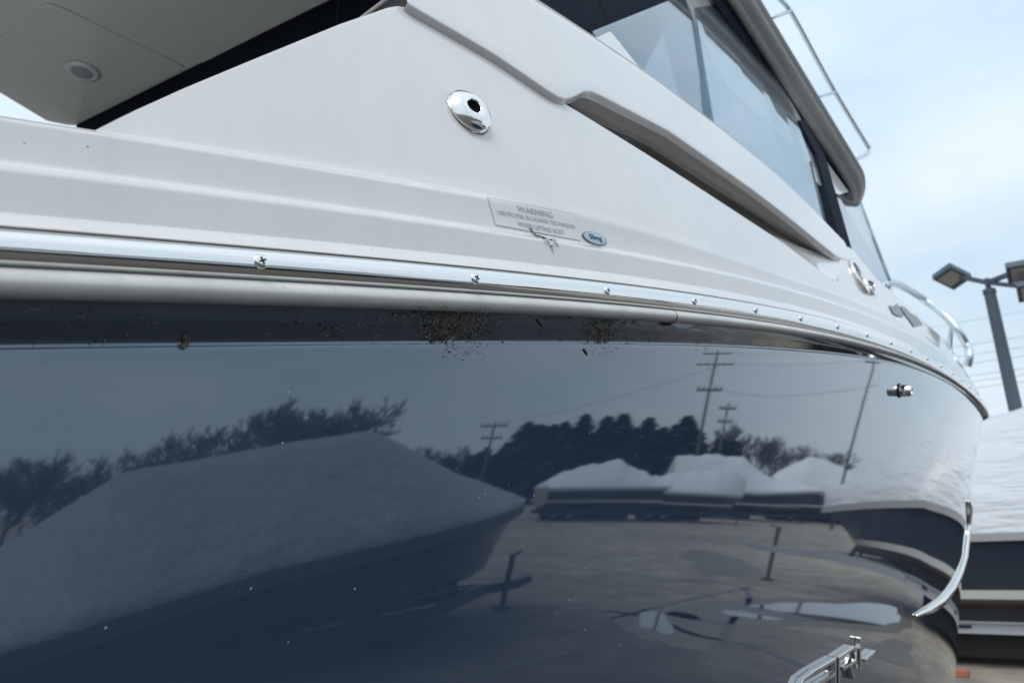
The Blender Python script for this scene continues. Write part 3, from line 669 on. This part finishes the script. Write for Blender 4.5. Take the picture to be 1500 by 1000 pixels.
# ---- covered boats
M_wrap = mat('white_shrinkwrap', (.62, .64, .66), .30, coat=.3, coat_rough=.2)
_t = N(M_wrap, 'ShaderNodeTexCoord'); _m = N(M_wrap, 'ShaderNodeMapping'); _m.inputs['Rotation'].default_value = (math.radians(38), 0, 0); _m.inputs['Scale'].default_value = (1, .35, 2.2)
_n = N(M_wrap, 'ShaderNodeTexNoise'); _n.inputs['Scale'].default_value = 1.1; _n.inputs['Detail'].default_value = 5; _n.inputs['Roughness'].default_value = .6; L(M_wrap, _t.outputs['Object'], _m.inputs[0]); L(M_wrap, _m.outputs[0], _n.inputs[0]); bump(M_wrap, _n.outputs[0], 1.0, .17)
M_wrapfar = mat('bright_wrap', (.74, .77, .80), .35, coat=.3, coat_rough=.2); bump(M_wrapfar, noise(M_wrapfar, 1.2, 5, .65, stretch=(1, .3, 1.4)), .8, .12)
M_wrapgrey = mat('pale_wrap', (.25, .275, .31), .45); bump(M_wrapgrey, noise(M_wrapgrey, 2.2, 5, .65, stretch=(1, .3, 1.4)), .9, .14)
M_hem = mat('cover_hem', (.36, .355, .35), .6); M_dkhull = mat('dark_hull', (.018, .028, .045), .25, coat=.5)
M_lthull = mat('pale_hull', (.52, .52, .50), .3, coat=.4); M_boot = mat('boot_stripe', (.50, .49, .47), .4); M_bottom = mat('beige_bottom_paint', (.26, .235, .20), .7)
M_alu = mat('galvanised_steel', (.46, .47, .49), .45, .6); M_wheel = mat('wheel_rim', (.45, .45, .46), .35, .8)
def tramp(s_, pts): return float(np.interp(s_, [p[0] for p in pts], [p[1] for p in pts]))
def covered_boat(label, loc, rotz, Ln, B, zk, sheer, ridge, hullm, coverm, group=None, hem=.10, wob=0.02, crown=1.0, tumble=.9, fade=.45, M_boot=M_boot, M_hem=M_hem):
    """local +x = bow, x from 0 (stern) to Ln; sheer and ridge: heights along s"""
    root = tag(empty('covered_boat', loc), label, 'boat', group); root.rotation_euler = (0, 0, rotz)
    S = np.linspace(0, 1, 40); r_ = random.Random(hash(label) % 1000 + int(Ln*7))
    w = lambda s_: B/2*(1-max(0, (s_-fade)/(1-fade))**2.3)*(.94+.06*min(1, s_*6)) + .03
    W = Matrix.Translation(Vector(loc)) @ Matrix.Rotation(rotz, 4, 'Z'); tr = lambda x, y, z: W @ Vector((x, y, z))
    G = []; GH_ = []; GB = []; GS_ = []; GHem = []
    for s_ in S:
        x = s_*Ln; h = tramp(s_, sheer); rg = tramp(s_, ridge); ww = w(s_); c_ = []; hm = []
        wv = wob*math.sin(s_*31)+wob*.6*math.sin(s_*67+1)
        for k in np.linspace(-1, 1, 17):
            a = abs(k); zz = h + (rg-h)*(1-a**1.15)**crown; zz -= .03*math.sin(math.pi*(1-a))*(1+math.sin(s_*23+k*3))*.5
            c_.append(tr(x+.08*(1-a), (ww+.03)*math.copysign(a**tumble, k), zz+wv*(1-a)))
        c_ = [tr(x, -(ww+.035), h-hem)] + c_ + [tr(x, ww+.035, h-hem)]
        G.append(c_)
        zch = lerp(zk, h, .30); kx = x - .10*Ln*max(0, (s_-.75)/.25)**1.6
        kx2 = lambda f: x-(x-kx)*f
        for sg, lst in ((-1, GH_), (1, GH_)): pass
        GH_.append([tr(x, -ww, h), tr(kx2(.35), -ww*.98, lerp(zch, h, .55)), tr(kx2(.7), -ww*.93, zch+.09*(h-zk))])
        GS_.append([tr(kx2(.7), -ww*.935, zch+.09*(h-zk)), tr(kx2(.8), -ww*.93, zch)])
        GB.append([tr(kx2(.8), -ww*.92, zch), tr(kx2(.9), -ww*.5, lerp(zk, zch, .5)), tr(kx2(1), 0, zk+(.35*(h-zk))*max(0, (s_-.7)/.3)**2), tr(kx2(.9), ww*.5, lerp(zk, zch, .5)), tr(kx2(.8), ww*.92, zch)])
    def both(Gx):
        b = MB(); b.grid(Gx); b.grid([[W @ Vector((q_.x, -q_.y, q_.z)) for q_ in [W.inverted() @ p for p in row]] for row in Gx], flip=True); return b
    b = MB(); b.grid(G, flip=True); b.add(G[0], [tuple(range(len(G[0])))]); b.add(G[-1], [tuple(range(len(G[-1])))]); b.build('cover', coverm, root, True)
    hb = both([[tr_ for tr_ in (row[0] + (W.to_3x3() @ Vector((0, -.012, 0))), row[0] + (W.to_3x3() @ Vector((0, -.012, -.13))))] for row in G]); hb.build('cover_hem', M_hem, root, True)
    both(GH_).build('hull', hullm, root, True); both(GS_).build('boot_stripe', M_boot, root, True)
    b = MB(); b.grid(GB); b.add([GH_[0][0], GH_[0][1], GH_[0][2], GB[0][0], GB[0][2], GB[0][4], W @ Vector((0, -(W.inverted() @ GH_[0][2]).y, (W.inverted() @ GH_[0][2]).z)), W @ Vector((0, -(W.inverted() @ GH_[0][0]).y, (W.inverted() @ GH_[0][0]).z))], [tuple(range(8))]); b.build('bottom', M_bottom, root, True)
    return root, W
def wheel(W, x, y, root, r=.34):
    wm = W @ Matrix.Translation((x, y, r)) @ Matrix.Rotation(math.pi/2, 4, 'X'); b = MB()
    b.lathe([(r*.6, -.11), (r*.93, -.11), (r, -.07), (r, .07), (r*.93, .11), (r*.6, .11)], wm, 24); t = b.build('tyre', M_rubber, root, True)
    b = MB(); b.lathe([(r*.6, .10), (r*.5, .06), (r*.2, .07), (.001, .07)], wm, 20); b.lathe([(r*.6, -.10), (r*.5, -.06), (r*.2, -.07), (.001, -.07)], wm, 20); b.build('rim', M_wheel, t, True)
def trailer(label, loc, rotz, Ln, w, z, tongue, group=None, M_alu=M_alu):
    root = tag(empty('boat_trailer', loc), label, 'trailer', group); root.rotation_euler = (0, 0, rotz)
    W = Matrix.Translation(Vector(loc)) @ Matrix.Rotation(rotz, 4, 'Z'); T = lambda x, y, zz: W @ Vector((x, y, zz))
    for s_ in (-1, 1):
        b = MB(); b.bar(T(0, s_*w/2, z), T(Ln*.8, s_*w/2, z), .07, .17)
        b.bar(T(0, s_*(w/2+.03), z+.085), T(Ln*.8, s_*(w/2+.03), z+.085), .13, .02); b.bar(T(0, s_*(w/2+.03), z-.085), T(Ln*.8, s_*(w/2+.03), z-.085), .13, .02); b.bar(T(Ln*.8, s_*w/2, z), T(Ln+tongue*.45, 0, z), .07, .15); b.build('side_rail', M_alu, root)
        for k in range(6):
            b = MB(); b.bar(T(.45+k*Ln*.125, s_*(w/2+.045), z+.01), T(.75+k*Ln*.125, s_*(w/2+.045), z+.01), .025, .05); b.build('rail_slot', M_black, root)
        for k in range(3):
            b = MB(); b.bar(T(Ln*(.12+.25*k), s_*w*.30, z+.05), T(Ln*(.12+.25*k), s_*w*.36, z+.42), .06, .06); b.build('bunk_post', M_alu, root)
        b = MB(); b.bar(T(.2, s_*(w/2-.16), z+.19), T(Ln*.78, s_*(w/2-.16), z+.19), .05, .19); b.build('upper_shade_bar', M_rubber, root)  # black bar added for the shadow gap between hull bottom and rail
        b = MB(); b.bar(T(.4, s_*(w/2-.55), z*.5), T(Ln*.7, s_*(w/2-.55), z*.5), .08, z*.6); b.build('lower_shade_bar', M_rubber, root)  # black bar added to stand for the shade below the trailer rail
        b = MB(); b.bar(T(.3, s_*w*.34, z+.40), T(Ln*.72, s_*w*.34, z+.44), .10, .06); b.build('bunk', M_rubber, root)
        for k in range(2): wheel(W, Ln*.10+k*.85, s_*(w/2-.22), root)
    for k in range(4):
        b = MB(); b.bar(T(Ln*(.08+.22*k), -w/2, z-.02), T(Ln*(.08+.22*k), w/2, z-.02), .09, .10); b.build('crossmember', M_alu, root)
    b = MB(); b.bar(T(Ln*.74, 0, z), T(Ln+tongue, 0, z), .09, .12); b.bar(T(Ln+tongue-.02, 0, z+.02), T(Ln+tongue+.22, 0, z+.05), .12, .10); b.build('tongue', M_alu, root)
    b = MB(); b.tube([T(Ln+tongue*.72, .1, .03), T(Ln+tongue*.72, .1, z+.45)], .045, 10); b.box(T(Ln+tongue*.72, .1, .03), (.22, .22, .03)); b.bar(T(Ln+tongue*.72, .1, z+.42), T(Ln+tongue*.72+.2, .1, z+.48), .03, .03); b.build('jack', M_darkmetal, root)
    b = MB(); b.bar(T(Ln+.1, 0, z), T(Ln-.35, 0, z+.95), .09, .09); b.bar(T(Ln-.1, 0, z+.1), T(Ln-.55, 0, z+.7), .06, .06); b.box(T(Ln-.38, 0, z+.95), (.16, .18, .16)); b.build('winch_post', M_darkmetal, root)
    return root
NX, NB = 16.65, 3.3
covered_boat('large boat under bright white shrink wrap on a galvanised trailer beside the bow', (NX, 6.2, 0), -math.pi/2, 9.6, NB, .62, [(0, 2.22), (.45, 2.20), (.7, 2.08), (.9, 1.8), (1, 1.62)], [(0, 3.3), (.1, 4.1), (.5, 4.5), (.68, 3.9), (.88, 2.7), (1, 1.95)], M_dkhull, M_wrap, hem=.05, crown=.75, tumble=.8, wob=.075, fade=.62)
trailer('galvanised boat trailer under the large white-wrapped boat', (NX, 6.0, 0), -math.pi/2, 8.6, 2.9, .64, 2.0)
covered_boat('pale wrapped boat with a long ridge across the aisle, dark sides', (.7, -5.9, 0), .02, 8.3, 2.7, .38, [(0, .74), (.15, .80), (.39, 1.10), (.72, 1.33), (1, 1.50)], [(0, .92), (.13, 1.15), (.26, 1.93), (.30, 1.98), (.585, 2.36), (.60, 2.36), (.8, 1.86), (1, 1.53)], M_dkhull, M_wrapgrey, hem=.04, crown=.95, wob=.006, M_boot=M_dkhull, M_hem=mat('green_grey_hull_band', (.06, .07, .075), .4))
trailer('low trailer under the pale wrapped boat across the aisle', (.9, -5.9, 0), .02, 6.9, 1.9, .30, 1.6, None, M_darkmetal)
def polar(az, r): a = math.radians(az); return (.9+r*math.cos(a), .58+r*math.sin(a), 0)
for lab, az, r, rot, Ln, B, sh, rd, hm in (
    ('wrapped boat with a peaked cover next to the dark evergreens', -36, 38, .62, 8.8, 2.6, [(0, 1.65), (1, 1.85)], [(0, 1.9), (.12, 2.5), (.45, 3.1), (.7, 2.35), (1, 1.9)], M_dkhull),
    ('wrapped boat whose cover sags to a blunt end', -28, 41, .75, 6.4, 2.6, [(0, 1.6), (1, 1.6)], [(0, 2.2), (.35, 2.6), (.78, 2.95), (1, 2.5)], M_dkhull),
    ('tall wrapped cruiser with a flat-topped white cover', -26, 50, .85, 10.5, 3.0, [(0, 1.8), (.6, 1.8), (1, 2.2)], [(0, 3.7), (.22, 3.95), (.46, 3.9), (.66, 2.8), (1, 2.25)], M_dkhull),
    ('round-topped wrapped boat before the bare trees', -18.2, 57, .95, 9.2, 3.0, [(0, 2.0), (1, 2.3)], [(0, 3.0), (.18, 4.4), (.34, 4.1), (.6, 2.9), (1, 2.4)], M_dkhull),
    ('long low wrapped boat with a square bow end', -14.6, 60, 1.0, 10.5, 3.0, [(0, 1.9), (1, 2.1)], [(0, 2.5), (.5, 2.7), (.70, 3.3), (.93, 3.25), (1, 2.3)], M_dkhull)):
    covered_boat(lab, polar(az, r), rot, Ln, B, .6, sh, rd, hm, M_wrapfar, 'wrapped boats in the far row', wob=.05, crown=.9, fade=.38)
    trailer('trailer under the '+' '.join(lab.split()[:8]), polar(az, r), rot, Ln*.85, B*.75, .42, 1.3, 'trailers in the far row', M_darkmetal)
# ---- lamp post beyond the white-wrapped boat
lx = 19.8; k_ = lx/ray(1450, 430)[0]; top = CAM+ray(1450, 430)*k_
lamp = tag(empty('lamp_post', (top[0], top[1], 0)), 'dark lamp post with shoebox lamp heads beyond the wrapped boat', 'lamp post')
M_pole = mat('dark_pole_paint', (.075, .10, .13), .5)
b = MB(); b.tube([(top[0], top[1], 0), (top[0], top[1], top[2])], [.165, .125], 16); b.tube([(top[0], top[1], top[2]), (top[0], top[1], top[2]+.10)], .14, 16); b.build('pole', M_pole, lamp, False)
b = MB(); b.tube([(top[0], top[1], top[2]+.1), (top[0], top[1], top[2]+.38)], .06, 10); b.build('tenon', M_pole, lamp)
hub = Vector((top[0], top[1], top[2]+.28)); M_lens = mat('lamp_lens', (.42, .38, .32), .35)
for tx, ty, sz in ((1394, 405, .66), (1500, 396, .66), (1516, 424, .66)):
    kk = (lx+(0 if tx < 1500 else -.8))/ray(tx, ty)[0]; hc = Vector(CAM+ray(tx, ty)*kk); hc.z += 0
    toc = (Vector(CAM)-hc).normalized(); ln = (Vector((0, 0, -1))*.80+toc*.45).normalized(); u2 = -ln
    iv = Vector(RT*31-UP*22) if tx < 1450 else Vector(RT*31+UP*26); d2 = (iv-ln*iv.dot(ln)).normalized(); sdv = u2.cross(d2)
    R_ = Matrix((d2, sdv, u2)).transposed(); bb = MB(); bb.bar(hub, hc+u2*.05, .10, .10); bb.build('arm', M_pole, lamp)
    bb = MB(); bb.box(hc, (sz, sz*.82, .17), R_); hd = bb.build('lamp_head', M_pole, lamp); bevel(hd, .02, 2)
    bb = MB(); bb.box(hc-u2*.087-d2*.04, (sz*.62, sz*.62, .012), R_); bb.build('lens', M_lens, hd)
# ---- utility poles and wires
M_wood = mat('weathered_pole_wood', (.12, .11, .105), .9); M_wire = mat('wire', (.25, .27, .30), .6)
def upole(label, loc, h, arms, lean=0.0, r0=.15):
    root = tag(empty('utility_pole', loc), label, 'utility pole', 'utility poles along the far road'); x, y = loc[:2]
    b = MB(); lv = Vector((y, -x, 0)).normalized()*lean; b.tube([(x, y, 0), (x+lv.x, y+lv.y, h)], [r0, r0*.6], 8); b.build('pole', M_wood, root, True)
    for z, w in arms:
        dv_ = Vector((-y, x, 0)).normalized(); pc = Vector((x, y, z))+lv*(z/h); b = MB(); b.bar(pc-dv_*w, pc+dv_*w, .12, .14); b.build('crossarm', M_wood, root)
        for k in (-.9, -.45, .45, .9):
            b = MB(); p = pc+dv_*w*k; b.tube([p+Vector((0, 0, .05)), p+Vector((0, 0, .25))], .05, 6); b.build('insulator', M_darkmetal, root)
pA = polar(-24.0, 52); pB = polar(-22.4, 60); pC = polar(-14, 47); pD = (42.5, 24, 0); pE = polar(-41, 62)
upole('tallest utility pole, three crossarms, next to a shorter one', pA, 11.8, [(11.4, 1.0), (9.9, 1.3), (8.2, .9)], .8, .13)
upole('shorter utility pole with narrow crossarms beside the tallest', pB, 8.2, [(7.8, .7), (6.8, .6), (5.8, .6)], .5, .13)
upole('slim utility pole standing alone over the low wrapped boats', pC, 12.2, [(11.2, .9), (9.7, .5)], .9, .085)
upole('utility pole rising from the evergreens', pE, 6.9, [(6.6, 1.2), (5.6, .9)])
upole('utility pole hidden beyond the foredeck', pD, 12.0, [(11.5, 1.0), (10.0, 1.0)])
zs = [(1460, y) for y in (463, 499, 514, 527, 545, 554, 564)]
for i, (x, y) in enumerate(zs):
    d = ray(x, y); mid = CAM + d*(43.5/d[0]); z = mid[2]; s_ = 1.1
    P = [Vector((pC[0], pC[1], z+.5+.01*i)), Vector((mid[0], mid[1], z)), Vector((pD[0], pD[1], z+.6))]
    f = lambda t: P[0]*(1-t)*(1-t)+ (P[1]*2-P[0]*.5-P[2]*.5)*2*t*(1-t)+P[2]*t*t
    b = MB(); b.tube([f(t) for t in np.linspace(0, 1, 14)], .012 if i else .009, 4); tag(b.build('power_line', M_wire), ['topmost', 'second', 'third', 'fourth', 'fifth', 'sixth', 'lowest'][i]+' of seven thin overhead wires behind the lamp post, counted downwards', 'wire', 'overhead wires behind the lamp post')
for i, (a_, c_, z0, z1) in enumerate(((pA, pC, 11.6, 11.4), (pA, pC, 10.1, 10.2), (pA, pC, 8.3, 8.0), (pE, pA, 6.8, 9.9))):
    A3, C3 = Vector((a_[0], a_[1], z0)), Vector((c_[0], c_[1], z1)); b = MB(); b.tube([A3.lerp(C3, t)-Vector((0, 0, 2.2*t*(1-t))) for t in np.linspace(0, 1, 12)], .014, 4)
    tag(b.build('power_line', M_wire), ['highest overhead wire from the tallest to the slim utility pole', 'middle overhead wire from the tallest to the slim utility pole', 'lowest overhead wire from the tallest to the slim utility pole', 'overhead wire from the pole in the evergreens to the tallest pole'][i], 'wire', 'wires between the far poles')
# ---- trees seen in the polished hull
M_bark = mat('bark', (.11, .10, .095), .9); M_twig = mat('twigs', (.17, .155, .15), .9); M_ever = mat('evergreen_needles', (.045, .060, .052), .8)
def bare_meshes(seed, h, spread=.35, dep=7):
    r_ = random.Random(seed); tr_, tw = MB(), MB()
    def grow(p, d, ln, rad, lev):
        e = p + d*ln; (tr_ if lev < 3 else tw).tube([p, (p+e)/2+Vector((r_.uniform(-1, 1), r_.uniform(-1, 1), 0))*ln*.05, e], [rad, rad*.85, rad*.65], 5 if lev < 2 else 3, caps=False)
        if lev >= dep: return
        for _ in range(2 if lev == 0 else r_.choice((2, 3, 3))):
            nd = (d + Vector((r_.gauss(0, spread), r_.gauss(0, spread), r_.gauss(.10, .18)))).normalized()
            grow(p + d*ln*r_.uniform(.55, 1), nd, ln*r_.uniform(.62, .86), max(rad*.6, .017), lev+1)
    grow(Vector((0, 0, -.1)), Vector((0, 0, 1)), h*.27, h*.014, 0)
    return tr_, tw
def make_bare(name, label, loc, seed, h, group, spread=.35, dep=7, cache={}):
    root = tag(empty(name, loc), label, 'tree', group); key = (seed, spread, dep)
    if key not in cache:
        a_, t_ = bare_meshes(seed, 6.0, spread, dep); A = a_.build('trunk', M_bark, root, True); T = t_.build('crown', M_twig, root, True); cache[key] = (A.data, T.data)
    else:
        A = bpy.data.objects.new('trunk', cache[key][0]); T = bpy.data.objects.new('crown', cache[key][1]); COL.objects.link(A); COL.objects.link(T); A.parent = T.parent = root
    A.matrix_parent_inverse = T.matrix_parent_inverse = Matrix.Identity(4)
    root.scale = (h/6.0,)*3; root.rotation_euler = (0, 0, random.uniform(0, 6)); return root
for i, (az, r, h) in enumerate(((-56, 26, 7.6), (-58.5, 24, 6.2), (-61, 25, 5.4), (-54, 27, 6.8), (-57.2, 28, 7.6), (-59.8, 27, 6.2), (-52.4, 29, 6.0), (-62.5, 26, 4.6), (-55, 25, 7.0))): make_bare('bare_bush', 'tangled bare bush rising behind the pale wrapped boat', polar(az, r), 10+i % 2, h, 'bushes behind the pale wrapped boat', .5, 7)
for i in range(14): make_bare('hedge_shrub', 'low bare hedge shrub at the back of the aisle', polar(-64-i*1.15, 24+random.uniform(-1, 2)), 20+i % 2, random.uniform(3.6, 4.6), 'bare hedge shrubs', .55, 7)
for i, (az, r, h) in enumerate(((-22.5, 84, 10.3), (-21.6, 88, 11), (-20.8, 86, 11.6), (-19.4, 84, 10.6), (-18.6, 88, 9.5), (-17.6, 88, 9.5), (-16.2, 84, 9.0), (-15.3, 88, 8.0), (-27.5, 90, 11), (-32, 90, 11.5), (-35, 92, 10.2), (-44, 86, 9), (-42.4, 84, 8.0), (-46, 86, 8.0), (-11, 100, 6.0), (-8.5, 102, 5.6))):
    make_bare('bare_tree', 'leafless tree in the far tree line beyond the wrapped boats', polar(az, r), 30+i % 3, h, 'bare trees beyond the far row', .36, 7)
ev = []
for s_ in range(3):
    r_ = random.Random(s_+50); b = MB()
    for k in range(700):
        t = r_.random()**.8; a = r_.uniform(0, 6.283); rr_ = (1-t)**.7*1.3*(.75+.5*abs(math.sin(a*2.5+t*9)))*r_.uniform(.45, 1.05); z = .25+t*5.4
        p = Vector((rr_*math.cos(a), rr_*math.sin(a), z)); o = Vector((math.cos(a), math.sin(a), -.25+r_.uniform(-.3, .3)))*r_.uniform(.25, .5); s__ = Vector((-math.sin(a), math.cos(a), r_.uniform(-.3, .3)))*r_.uniform(.12, .28)
        b.add([p-o*.4-s__, p-o*.4+s__, p+o], [(0, 1, 2)])
    tb = MB(); tb.tube([(0, 0, -.1), (0, 0, 5.2)], [.16, .03], 6); ev.append((b, tb))
evd = {}
for i in range(56):
    az = -45+(i//2)*.86+random.uniform(-.5, .5); r = (76 if i % 2 else 82)+random.uniform(-2, 2); s_ = i % 3
    hh = 1.36*(3.1+ 2.7*ss((az+44)/8))*(1 if az < -24 else .78)*random.uniform(.82, 1.10)
    root = tag(empty('evergreen_tree', polar(az, r)), 'dark dense evergreen in the far row of conifers', 'tree', 'evergreens beyond the far row')
    if s_ not in evd: A = ev[s_][0].build('crown', M_ever, root); T = ev[s_][1].build('trunk', M_bark, root); evd[s_] = (A.data, T.data)
    else:
        A = bpy.data.objects.new('crown', evd[s_][0]); T = bpy.data.objects.new('trunk', evd[s_][1]); COL.objects.link(A); COL.objects.link(T); A.parent = T.parent = root
    A.matrix_parent_inverse = T.matrix_parent_inverse = Matrix.Identity(4); root.scale = (hh/5.6*1.5, hh/5.6*1.5, hh/5.6); root.rotation_euler = (0, 0, random.uniform(0, 6))
# ---- orange wheel chock on the asphalt
c = refl_ground(1, 1) if False else CAM + ray(1392, 990)*(-1.6/ray(1392, 990)[2])
M_orange = mat('orange_plastic', (.42, .14, .08), .6)
b = MB(); cx, cy = c[0], c[1]; b.add([(cx-.1, cy-.26, 0), (cx+.1, cy-.26, 0), (cx+.1, cy+.26, 0), (cx-.1, cy+.26, 0), (cx-.1, cy-.26, .10), (cx+.1, cy-.26, .10), (cx-.1, cy+.26, .16), (cx+.1, cy+.26, .16)], [(0, 3, 2, 1), (0, 1, 5, 4), (2, 3, 6, 7), (4, 5, 7, 6), (0, 4, 6, 3), (1, 2, 7, 5)])
bevel(tag(b.build('wheel_chock', M_orange), 'orange plastic chock on the asphalt by the trailer', 'chock'), .015)
# ------------------------------------------------------------------ litter caught below the rub rail
M_lit = [mat('litter_brown', (.19, .168, .145), .9), mat('litter_dark', (.045, .041, .038), .9), mat('litter_tan', (.34, .31, .265), .9), mat('litter_pale', (.48, .46, .42), .8)]
BV_RAIL = BVHTree.FromPolygons([Vector(v) for v in rail.v], rail.f)
def bits(b, n, fx, bv=None, flake=.3, ln=(.0014, .0062), seed=1):
    r_ = random.Random(seed); bv = bv or BV_HULL
    for _ in range(n):
        x, y = fx(r_); p, nn = cast(x, y, bv)
        if p is None: continue
        k = (p-Vector(CAM)).length; sc_ = .55+.45*min(1.6, k)
        t = Vector((r_.gauss(0, 1), r_.gauss(0, .3), r_.gauss(0, 1))); t = (t-nn*t.dot(nn)).normalized(); s_ = nn.cross(t)
        t = (t+nn*r_.uniform(-.3, .5)).normalized(); q_ = p+nn*r_.uniform(.0002, .0022); l = r_.uniform(*ln)*sc_
        m = r_.choices((0, 1, 2, 3), (5, 3.5, 4, .7))[0]
        if r_.random() < flake:
            w = l*r_.uniform(.2, .45); l *= .55; j = lambda: r_.uniform(.6, 1.2)
            vs = [q_-t*l*.5*j()-s_*w*.5*j(), q_+t*l*.5*j()-s_*w*.5*j(), q_+t*l*.5*j()+s_*w*.5*j()+nn*l*.2, q_-t*l*.5*j()+s_*w*.5*j(), q_+nn*w*.5]
            b.add(vs, [(0, 1, 4), (1, 2, 4), (2, 3, 4), (3, 0, 4)], m)
        else:
            w = r_.uniform(.00010, .00024)*sc_; mid = q_+s_*l*r_.uniform(-.25, .25)+nn*l*r_.uniform(0, .25)
            e0, e1 = q_-t*l*.6, q_+t*l*.6
            b.add([e0-s_*w, e0+s_*w, mid+s_*w, mid-s_*w, e1+s_*w, e1-s_*w, mid+nn*w*2], [(0, 1, 2, 6), (0, 6, 3), (3, 6, 5), (6, 2, 4, 5)], m)
def clump(cx, cy, sx, sy):
    def f(r):
        while True:
            u, v = r.gauss(0, 1), r.gauss(0, 1)
            if u*u/6+v*v/3.2 < 1 and math.sin(u*5+v*2)+math.sin(u*2.3-v*4+cx) > -1.3: return cx+u*sx, cy+v*sy
    return f
b = MB(); bits(b, 1500, clump(667, 476, 26, 12), seed=2); bits(b, 500, clump(640, 487, 14, 8), seed=3); bits(b, 350, lambda r: (r.uniform(575, 735), 456+r.random()**2*22), seed=4)
bits(b, 60, clump(680, 512, 28, 9), seed=5); bits(b, 60, lambda r: (r.uniform(585, 730), 446+r.random()*12), BV_RAIL, seed=6)
bits(b, 2200, clump(664, 478, 34, 14), seed=41, flake=1, ln=(.0004, .0012)); bits(b, 900, lambda r: (r.uniform(540, 1000), 453+.033*0+r.random()**2*30), seed=42, flake=.8, ln=(.0004, .0013))
tag(b.build('leaf_litter', M_lit[0], None, False, M_lit), 'thick mat of brown leaf litter caught under the rub rail', kind='stuff')
b = MB(); bits(b, 600, clump(880, 485, 15, 10), seed=7); bits(b, 160, clump(885, 472, 20, 4), seed=8); bits(b, 25, clump(880, 512, 14, 7), seed=9)
bits(b, 1000, clump(880, 482, 20, 12), seed=43, flake=1, ln=(.0005, .0014))
tag(b.build('leaf_litter', M_lit[0], None, False, M_lit), 'smaller patch of leaf litter under the rub rail', kind='stuff')
b = MB(); bits(b, 150, lambda r: (r.uniform(730, 1010), 466+(0 if r.random() < .5 else r.uniform(0, 38))+ (0)), seed=10); bits(b, 90, lambda r: (r.uniform(1000, 1290), 484+(lambda x: x)(r.uniform(0, 30))), seed=11)
bits(b, 60, lambda r: (r.uniform(0, 570), 447+r.random()*60), seed=12); bits(b, 40, clump(545, 478, 12, 14), seed=13); bits(b, 30, clump(488, 484, 12, 7), seed=14, flake=.3, ln=(.003, .007))
bits(b, 60, lambda r: (r.uniform(0, 1000), 415+r.uniform(20, 30)), BV_RAIL, seed=15, flake=1, ln=(.0006, .0016))
bits(b, 70, lambda r: (r.uniform(0, 1250), 515+r.random()**2*420), seed=16, flake=1, ln=(.0006, .0016))
tag(b.build('dirt_specks', M_lit[0], None, False, M_lit), 'scattered crumbs and specks of dirt on the hull', kind='stuff')
b = MB(); bits(b, 420, clump(272, 496, 2.6, 5.2), seed=17, ln=(.0008, .002)); bits(b, 60, clump(268, 507, 3, 2), seed=18)
tag(b.build('dirt_clump', M_lit[0], None, False, M_lit), 'small crumbly clump of dried dirt stuck under the rub rail', 'dirt')
def stick(name, label, paths, m, bv, r0, cat='twig'):
    root = tag(empty(name, tuple(cast(*paths[0][0][0], bv)[0])), label, cat)
    for k, (pa, rr_) in enumerate(paths):
        P = []
        for i, (x, y) in enumerate(pa):
            p, n = cast(x, y, bv); P.append(p+n*(.0009+.0006*(i % 2)))
        P = smooth_path(P, 3); b = MB(); b.tube(P, [r0*rr_*(1-.55*i/len(P))*(1+.35*math.sin(i*2.1)) for i in range(len(P))], 6); b.build('stem' if k == 0 else 'side_shoot', m, root, True)
M_twg = mat('dry_twig', (.085, .07, .05), .9)
stick('twig', 'small dry forked twig lying below the warning label', [([(775,334),(782,343.5),(787,346),(793,348),(805,352),(811,355),(818,361)], 1.0), ([(793,348),(801,354),(805,360),(806,361),(810,371)], .75), ([(805,352),(812,352),(816,357)], .6), ([(786,345),(795,351),(799,359)], .45), ([(806,360),(813,362)], .5)], M_twg, BV_SIDE, .0009)
stick('straw', 'pale straw sliver on the mat of leaf litter', [([(653,502),(660,496),(669,488)], 1.0)], mat('pale_straw', (.62, .58, .52), .7), BV_HULL, .0011, 'straw')
stick('curled_leaf', 'curled brown leaf scrap hanging below the smaller litter patch', [([(855,511),(857,515),(860,520)], 1.0)], M_lit[0], BV_HULL, .0016, 'leaf')
stick('seed_pod', 'dark seed pod pressed under the rub rail', [([(786,468),(790,473),(794,478)], 1.0)], M_lit[1], BV_HULL, .0013, 'seed')
